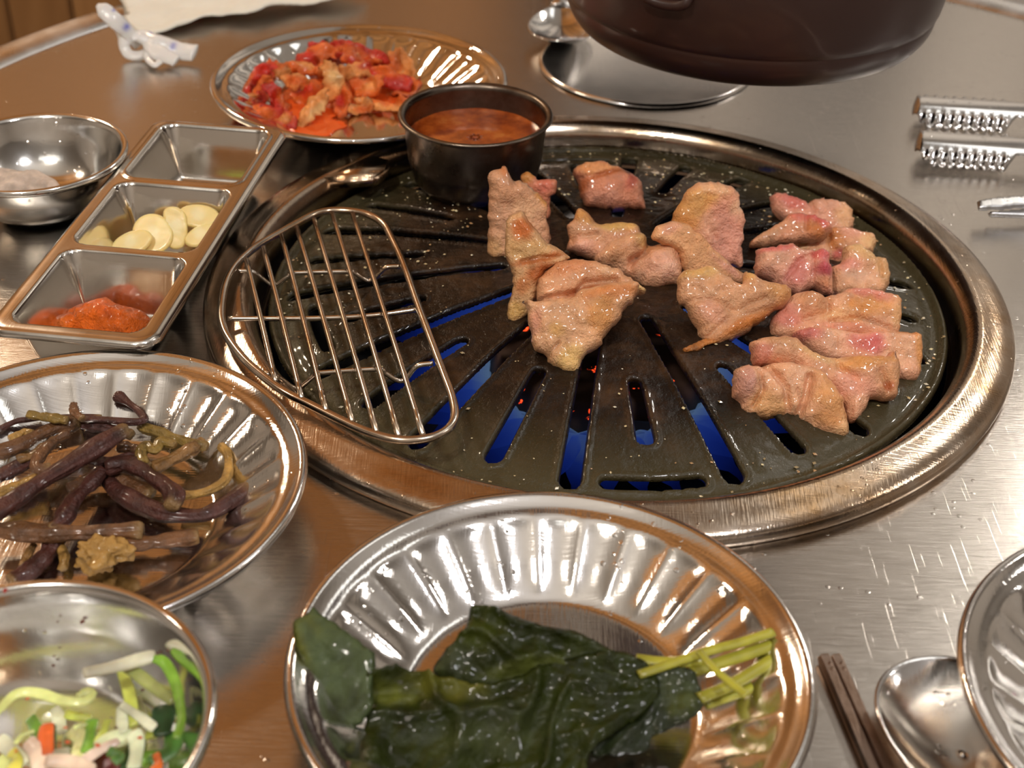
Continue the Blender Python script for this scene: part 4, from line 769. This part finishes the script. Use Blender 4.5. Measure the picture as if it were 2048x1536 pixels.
# ------------------------------------------------------------------ scallion salad
zL = Z(0, 1150, 3.98)
PG = (.62, .66, .24); G1 = (.16, .34, .03); G2 = (.06, .17, .03); YG2 = (.50, .56, .10); WH = (.72, .70, .50); PKW = (.78, .58, .44); OR = (.75, .13, .02); DGN = (.02, .06, .02)
SL = [([(1300, 1040), (1295, 1150), (1285, 1280)], 60, .017, DGN, 'wide dark green scallion strip against the right wall'), ([(1400, 1250), (1350, 1400), (1200, 1500)], 50, .016, G2, 'dark green scallion strip curving along the right wall'), ([(1120, 1470), (1320, 1430), (1480, 1330)], 45, .010, G1, 'green scallion strip at the lower right'),
      ([(560, 1560), (760, 1500), (960, 1500)], 55, .007, (.14, .02, .02), 'dark red cabbage shred at the bottom'), ([(660, 785), (900, 730), (1240, 640)], 38, .029, (.52, .50, .36), 'pale translucent onion strip leaning on the back wall'), ([(960, 730), (1000, 850), (1040, 1000), (1065, 1200)], 34, .017, YG2, 'upright yellow-green scallion strip at the centre right'),
      ([(1000, 722), (1150, 830), (1300, 950), (1385, 1005)], 34, .026, (.28, .32, .10), 'dull green strip slanting down to the right'), ([(1220, 668), (1300, 690), (1368, 790), (1420, 950), (1440, 1150), (1400, 1300)], 30, .029, G1, 'bright green scallion curl rising at the right'), ([(1240, 1060), (1215, 1180), (1210, 1300)], 42, .011, YG2, 'short yellow-green strip by the dark green one'),
      ([(1080, 980), (1120, 1090), (1150, 1200)], 36, .013, (.6, .62, .35), 'pale green strip beside the upright one'), ([(960, 1030), (1100, 1120), (1232, 1222)], 28, .018, WH, 'creamy strip slanting right below the upright one'), ([(960, 1045), (970, 1150), (980, 1260)], 30, .017, (.7, .72, .5), 'creamy vertical strip at the centre'),
      ([(430, 1060), (470, 1150), (500, 1260)], 34, .011, (.62, .62, .42), 'pale strip hanging under the long curled one'), ([(520, 1100), (640, 1130), (725, 1145)], 26, .013, YG2, 'yellow-green shred behind the green strips'), ([(590, 1220), (650, 1195), (720, 1200)], 12, .015, PG, 'thin curled pale green shred'),
      ([(735, 1150), (712, 1300), (690, 1410)], 36, .015, G1, 'vertical grass-green scallion strip at the centre'), ([(855, 1150), (825, 1250), (780, 1340)], 26, .016, YG2, 'bent yellow-green strip right of the grass-green one'), ([(560, 1230), (650, 1310), (640, 1430), (600, 1500)], 52, .014, (.66, .66, .28), 'broad pale yellow cabbage shred'),
      ([(760, 1380), (900, 1310), (1060, 1270)], 45, .016, (.66, .70, .42), 'ragged pale green cabbage shred'), ([(650, 1490), (800, 1390), (950, 1320)], 28, .018, (.74, .55, .45), 'pinkish white strip pointing up to the right'), ([(1060, 1250), (1095, 1350), (1060, 1540)], 46, .018, (.68, .74, .50), 'striped white-green scallion strip at the lower centre'),
      ([(860, 1400), (960, 1440), (900, 1490)], 30, .019, G2, 'small dark green leafy bit'), ([(1240, 1420), (1260, 1500), (1230, 1560)], 26, .017, (.6, .12, .02), 'small chili-stained shred at the lower right'), ([(240, 1130), (280, 1200), (315, 1310)], 38, .014, G1, 'short green strip left of the carrot'),
      ([(432, 1190), (436, 1390)], 12, .017, DGN, 'thin dark edge strip right of the carrot'), ([(370, 1185), (368, 1290), (382, 1430)], 40, .017, OR, 'orange-red carrot stick stained with chili'), ([(120, 1345), (180, 1275), (275, 1240)], 13, .016, PG, 'thin light green curl at the left'),
      ([(-20, 1310), (100, 1400), (200, 1510)], 46, .013, WH, 'creamy strip at the left edge'), ([(90, 1400), (140, 1470), (100, 1560)], 36, .014, (.66, .6, .1), 'yellow shred at the lower left'), ([(220, 1320), (300, 1410), (350, 1550)], 52, .016, PKW, 'pinkish white radish strip at the lower left'),
      ([(360, 1480), (550, 1490), (750, 1560)], 42, .018, PKW, 'pinkish white radish strip lying flat at the bottom'), ([(-30, 1110), (60, 1000), (120, 950), (210, 930), (350, 950), (500, 1000), (640, 1012), (715, 980), (740, 940), (690, 925), (612, 965)], 27, .0205, PG, 'long pale green shred with a curled right end'), ([(-20, 1480), (60, 1520), (160, 1560)], 50, .010, PG, 'pale green shred in the bottom corner'),
      ([(200, 1460), (420, 1440), (560, 1420)], 40, .008, WH, 'creamy shred under the carrot'), ([(900, 1560), (1100, 1400), (1250, 1330)], 50, .006, G2, 'dark green strip beneath the pale shreds'), ([(500, 1320), (800, 1330), (1000, 1380)], 60, .006, (.45, .5, .2), 'broad green-yellow shred at the bottom of the heap')]
for i, (pts, hw, zz, cl, lb) in enumerate(SL):
    W3 = [at(x, y, zz) for x, y in zL(pts)]; d = np.linalg.norm(W3[0]-CAM); n = 36 if len(pts) > 5 else 20; rad = hw*1.45/3.98*d/F_PX; t = np.linspace(0, 1, n)
    def cf(V, t_, cl=cl, i=i): return np.clip(np.asarray(cl)*(1+.18*noise(V, 350, i)[:, None]+.12*noise(V, 900, i+8)[:, None])*(1+.25*np.sin(t_*5+i))[:, None], 0, 1)
    tag(tube('salad_shred', spline(W3, n), rad*(.9+.12*np.sin(t*5+i))*np.where((t < .03) | (t > .97), .75, 1), M['salad'], None, 12, .27, rough=.10, seed=i+90, colf=cf, upv=(0, -.5, .85)), lb, 'vegetable', 'shreds of the scallion salad')
# chili flecks on bowl wall and salad
V = []; Fc = []; cc = []
for (x, y, zz, s, cl) in [(98, 1191, .036, .0009, (.12, .03, .01)), (197, 1195, .036, .0011, (.12, .03, .01)), (165, 1243, .030, .0012, (.12, .03, .01)), (115, 1243, .03, .0006, (.1, .03, .01)), (328, 1264, .033, .001, (.1, .03, .01)), (337, 1299, .031, .001, (.1, .03, .01)), (314, 1307, .028, .0008, (.1, .03, .01)), (107, 1331, .018, .0008, (.1, .03, .01)), (108, 1312, .021, .0006, (.1, .03, .01)), (55, 1397, .0215, .0008, (.6, .08, .01)), (135, 1484, .02, .001, (.6, .08, .01)), (195, 1490, .019, .001, (.6, .08, .01)), (131, 1455, .02, .0008, (.6, .1, .01)), (285, 1380, .017, .0008, (.1, .03, .01)), (10, 1181, .042, .0012, (.3, .02, .01)), (32, 1502, .02, .0007, (.6, .08, .01)), (232, 1455, .018, .0007, (.1, .03, .01)), (280, 1475, .019, .0009, (.6, .08, .01))]:
    p_ = at(x, y, zz); speck(p_[0], p_[1], p_[2], s, cl)
tag(mesh('chili_flecks', V, Fc, M['crumb'], None, False, np.array(cc)), 'tiny dark chili flecks stuck to the salad bowl wall and shreds', 'seasoning', kind='stuff')

# ------------------------------------------------------------------ onion on the right plate
zO = Z(1600, 1080, 3.368)
MG = (.42, .06, .26); PO = (.72, .48, .50)
for i, (pts, hw, zz, c1, lb) in enumerate([([(1600, 900), (1500, 905), (1440, 950), (1420, 1020), (1430, 1080), (1460, 1120)], 22, .0085, (.62, .22, .40), 'purple onion ring arc at the right frame edge'), ([(1280, 1130), (1400, 1110), (1520, 1120), (1640, 1130)], 26, .0065, PO, 'pale pink onion slice below the purple arc'), ([(1290, 1165), (1420, 1175), (1560, 1190)], 14, .006, MG, 'thin magenta onion strip below the pale slice'), ([(1340, 835), (1365, 845), (1380, 860)], 22, .010, (.75, .62, .4), 'small cream onion crumb on the plate wall')]):
    W3 = [at(x, y, zz) for x, y in zO(pts)]; d = np.linalg.norm(W3[0]-CAM); n = 26
    def cf(V, t_, c1=c1, i=i): return np.clip(np.asarray(c1)*(1+.3*noise(V, 300, i)[:, None]), 0, 1)
    tag(tube('onion_slice', spline(W3, n), hw/3.368*d/F_PX, M['salad'], None, 12, .45, colf=cf, rough=.06), lb, 'vegetable', 'purple onion on the right plate')

# ------------------------------------------------------------------ chopsticks and spoons
def stick(lb, a0, b0, wpx):
    p0, p1 = at(*a0, .0022), at(*b0, .0022); d = p1-p0; p1 = p0+d/np.linalg.norm(d)*.22; n = np.cross([0, 0, 1], d); n /= np.linalg.norm(n)
    t = thing('chopstick', lb, 'chopstick', tuple(p0), 'steel chopsticks at the bottom edge'); dd = (p1-p0)
    bm = bmesh.new(); sec = [(-.0017, -.0017), (.0017, -.0017), (.0020, 0), (.0013, .0015), (-.0013, .0015), (-.0020, 0)]
    R = []
    for k in range(13):
        s_ = k/12; w_ = 1.05-.25*s_
        R.append([bm.verts.new(Vector(dd*s_+n*x_*w_+np.array([0, 0, z_]))) for x_, z_ in sec])
    for k in range(12):
        for j in range(6): bm.faces.new((R[k][j], R[k][(j+1) % 6], R[k+1][(j+1) % 6], R[k+1][j]))
    bm.faces.new(R[0][::-1]); bm.faces.new(R[-1]); bmesh.ops.recalc_face_normals(bm, faces=bm.faces[:])
    bmobj('shaft', bm, M['chop'], t, smooth=False)
    tube('end_cap', [tuple(-dd/np.linalg.norm(dd)*.0003), tuple(dd/np.linalg.norm(dd)*.0022)], .0021, steel('worn_brass_end', (.5, .28, .12), .3, .1, False), t, 6, .8)
stick('left steel chopstick of the pair beside the front plate', (1649, 1316), (1743, 1536), 22)
stick('right steel chopstick of the pair next to the spoon', (1672, 1316), (1771, 1536), 22)
def spoon(lb, tip, direc, ln, wd, dep, zr, tilt=0.):
    """bowl rim as an egg shape starting at tip along direc, handle beyond"""
    t = thing('spoon', lb, 'spoon', (tip[0], tip[1], 0)); dx = np.array([direc[0], direc[1], 0.]); dx /= np.linalg.norm(dx); dy = np.cross([0, 0, 1], dx)
    V = []; Fc = []; NR, NT = 22, 64
    V.append(dx*ln*.47+np.array([0, 0, zr-dep]))
    for i in range(1, NR+1):
        q = i/NR
        for j in range(NT):
            a = 2*PI*j/NT; u = .5-.5*math.cos(a); egg = math.sin(a)*(1+.22*math.cos(a))*(1 if u < .8 else 1)
            X = ln*.47+(ln*(u)-ln*.47)*q; Y = wd*.5*egg*q
            V.append(dx*X+dy*Y+np.array([0, 0, zr-dep*(1-q**2.4)+.0035*max(0, X/ln-.5)**1.5]))
    for j in range(NT): Fc.append((0, 1+j, 1+(j+1) % NT))
    for i in range(NR-1):
        for j in range(NT): a = 1+i*NT+j; b2 = 1+i*NT+(j+1) % NT; Fc.append((a, b2, b2+NT, a+NT))
    o = mesh('spoon_bowl', V, Fc, M['cutlery'], t); solidify(o, .0009)
    tt = np.linspace(0, 1, 24); Pn = [tuple(dx*(ln*.97+.13*s_)+np.array([0, 0, zr+.0012+.010*math.sin(min(1, s_*1.6)*PI/2)-.016*max(0, s_-.35)])) for s_ in tt]
    tube('handle', Pn, .0035+.0035*tt**2+.003*np.exp(-tt/.03), M['cutlery'], t, 12, .28)
    return t
pt0 = at(1840, 1316, .009); spoon('steel spoon beside the chopsticks in the bottom right', pt0[:2], (.22, -1), .066, .044, .0080, .0100)
pt1 = at(1128, 82, .010); spoon('steel spoon with its bowl toward the camera behind the sauce cup', pt1[:2], (-.03, 1), .055, .040, .0080, .0105)

# ------------------------------------------------------------------ tongs and scissors
zT = Z(1780, 150, 4.955)
tg_ = thing('tongs', 'serrated steel tongs lying at the right edge behind the grill', 'tongs', (0, 0, 0))
def arm(y0, y1, x0, sl, zz):
    yc = (y0+y1)/2; hy = (y1-y0)/2; pts = []
    N_ = 9
    def yy(x, base): return base+sl*(x-x0)
    top_ = []; bot_ = []
    for k in range(N_*4+1):
        x_ = x0+hy*.9+k*(1150-(x0+hy*.9))/(N_*4); sg = (0, 5, 10, 5)[k % 4] if False else 20*abs(math.sin(k*PI/4))
        top_.append((x_, yy(x_, y0)-sg)); bot_.append((x_, yy(x_, y1)+sg))
    nose = [(x0+hy*.9-hy*math.sin(a_)*.95, yy(x0, yc)-hy*math.cos(a_)) for a_ in np.linspace(.1, PI-.1, 12)]
    tail = [(1230, yy(1230, yc-hy*.55)), (1500, yy(1500, yc-hy*.5)), (2600, yy(2600, yc-hy*.5)), (2600, yy(2600, yc+hy*.5)), (1500, yy(1500, yc+hy*.5)), (1230, yy(1230, yc+hy*.55))]
    pts = top_+tail+bot_[::-1]+nose[::-1]
    q = zT(pts)
    def wp(P, px):
        x_ = (px[:, 0]-1780)*4.955; y_ = (px[:, 1]-150)*4.955; v_ = (y_-sl*(x_-x0)-yc)/hy; s = np.clip((1-np.abs(v_))/.28, 0, 1); ex = np.clip((x_-x0)/40, 0, 1)
        return .0065*np.clip(1-np.abs(v_)**2.2, 0, 1)**.75*ex**.5+.0014*np.sin((x_-x0)*2*PI/95)*np.exp(-((np.abs(v_)-.82)/.16)**2)*(x_ < 1150)
    c0 = zT([(700, yy(700, yc))])[0]
    return slab('tong_arm', q, (c0[0], c0[1], zz), M['cutlery'], 0, 82, .0010, edge=.0004, rough=0, seed=5, cell=.0007, warp=wp, smooth_outline=False, parent=tg_, colvar=0)
arm(225, 490, 225, .065, .0055); arm(560, 870, 250, .075, .0055)
zc_ = thing('scissors', 'pair of scissor blade tips entering at the right edge beside the grill', 'scissors', (0, 0, 0))
slab('blade', zT([(868, 1235), (1000, 1205), (1328, 1180), (2600, 1120), (2600, 1330), (1328, 1280), (1100, 1305), (880, 1310)]), (2000, 404, .010), M['scis'], 0, 80, .0028, edge=.0008, rough=0, cell=.0009, smooth_outline=False, parent=zc_, colvar=0)
slab('blade', zT([(975, 1345), (1328, 1315), (2600, 1290), (2600, 1480), (1328, 1385), (985, 1370)]), (2000, 424, .006), M['scis'], 0, 80, .0028, edge=.0008, rough=0, cell=.0009, smooth_outline=False, parent=zc_, colvar=0)

# ------------------------------------------------------------------ napkin and wrapper
zN = Z(170, 0, 4.551)
def wn(P, px): q = np.c_[P, P[:, 0]*0]; return .0022*noise(q, 35, 5)+.0008*noise(q, 120, 6)
tag(slab('paper_napkin', zN([(370, -300), (365, 50), (395, 110), (350, 150), (480, 280), (560, 300), (640, 280), (800, 232), (1000, 180), (1170, 122), (1350, 115), (1560, 100), (1690, 45), (1900, 10), (2400, -60), (2400, -300)]), (420, 10, .0075), M['paper'], 0, 86, .0022, edge=.001, rough=.0003, seed=11, col=(.78, .74, .64), cell=.002, warp=wn, colvar=.03), 'white paper napkin lying at the far left edge of the table', 'napkin')
wrp = thing('straw_wrapper', 'knotted white plastic wrapper with small blue marks in front of the napkin', 'wrapper', (0, 0, 0))
def wcf(V, t_):
    c = np.tile((.80, .78, .75), (len(V), 1)); px = topx(V)
    for bx, by, rr in ((253, 54, 7), (303, 64, 3), (346, 92, 6), (228, 20, 3)):
        k = np.exp(-(((px[:, 0]-bx)**2+(px[:, 1]-by)**2)/rr**2))[:, None]; c = c*(1-k)+np.array((.08, .10, .55))*k
    return c
def rib(pts, r, fl=.3, up=(0, -.6, .8), nm='film_strip'):
    q = [at(*zN([(x, y)])[0], zz) for x, y, zz in pts]; tube(nm, spline(q, 40), r, M['film'], wrp, 14, fl, rough=.16, seed=len(pts), colf=wcf, upv=up)
rib([(110, 45, .030), (190, 100, .027), (280, 190, .022), (370, 270, .016), (450, 350, .010), (490, 400, .006)], .0050*np.interp(np.linspace(0, 1, 40), [0, .12, .5, 1], [.25, .9, 1, .8]), .45)
rib([(290, 235, .016), (350, 330, .012), (365, 440, .006), (420, 500, .003), (520, 500, .003), (580, 450, .006), (560, 380, .010), (480, 330, .013)], .0030, .5)
rib([(420, 330, .012), (540, 320, .012), (640, 370, .011), (760, 420, .008), (880, 460, .006), (1000, 480, .006)], .0048*np.interp(np.linspace(0, 1, 40), [0, .3, .8, 1], [.7, .8, 1.2, 1.1]), .4)
rib([(560, 380, .010), (620, 440, .008), (720, 500, .006), (830, 560, .004)], .0044*np.interp(np.linspace(0, 1, 40), [0, .5, 1], [.6, 1.2, .8]), .4)
rib([(560, 470, .006), (570, 530, .004), (630, 590, .003), (690, 560, .004)], .0018, .5)
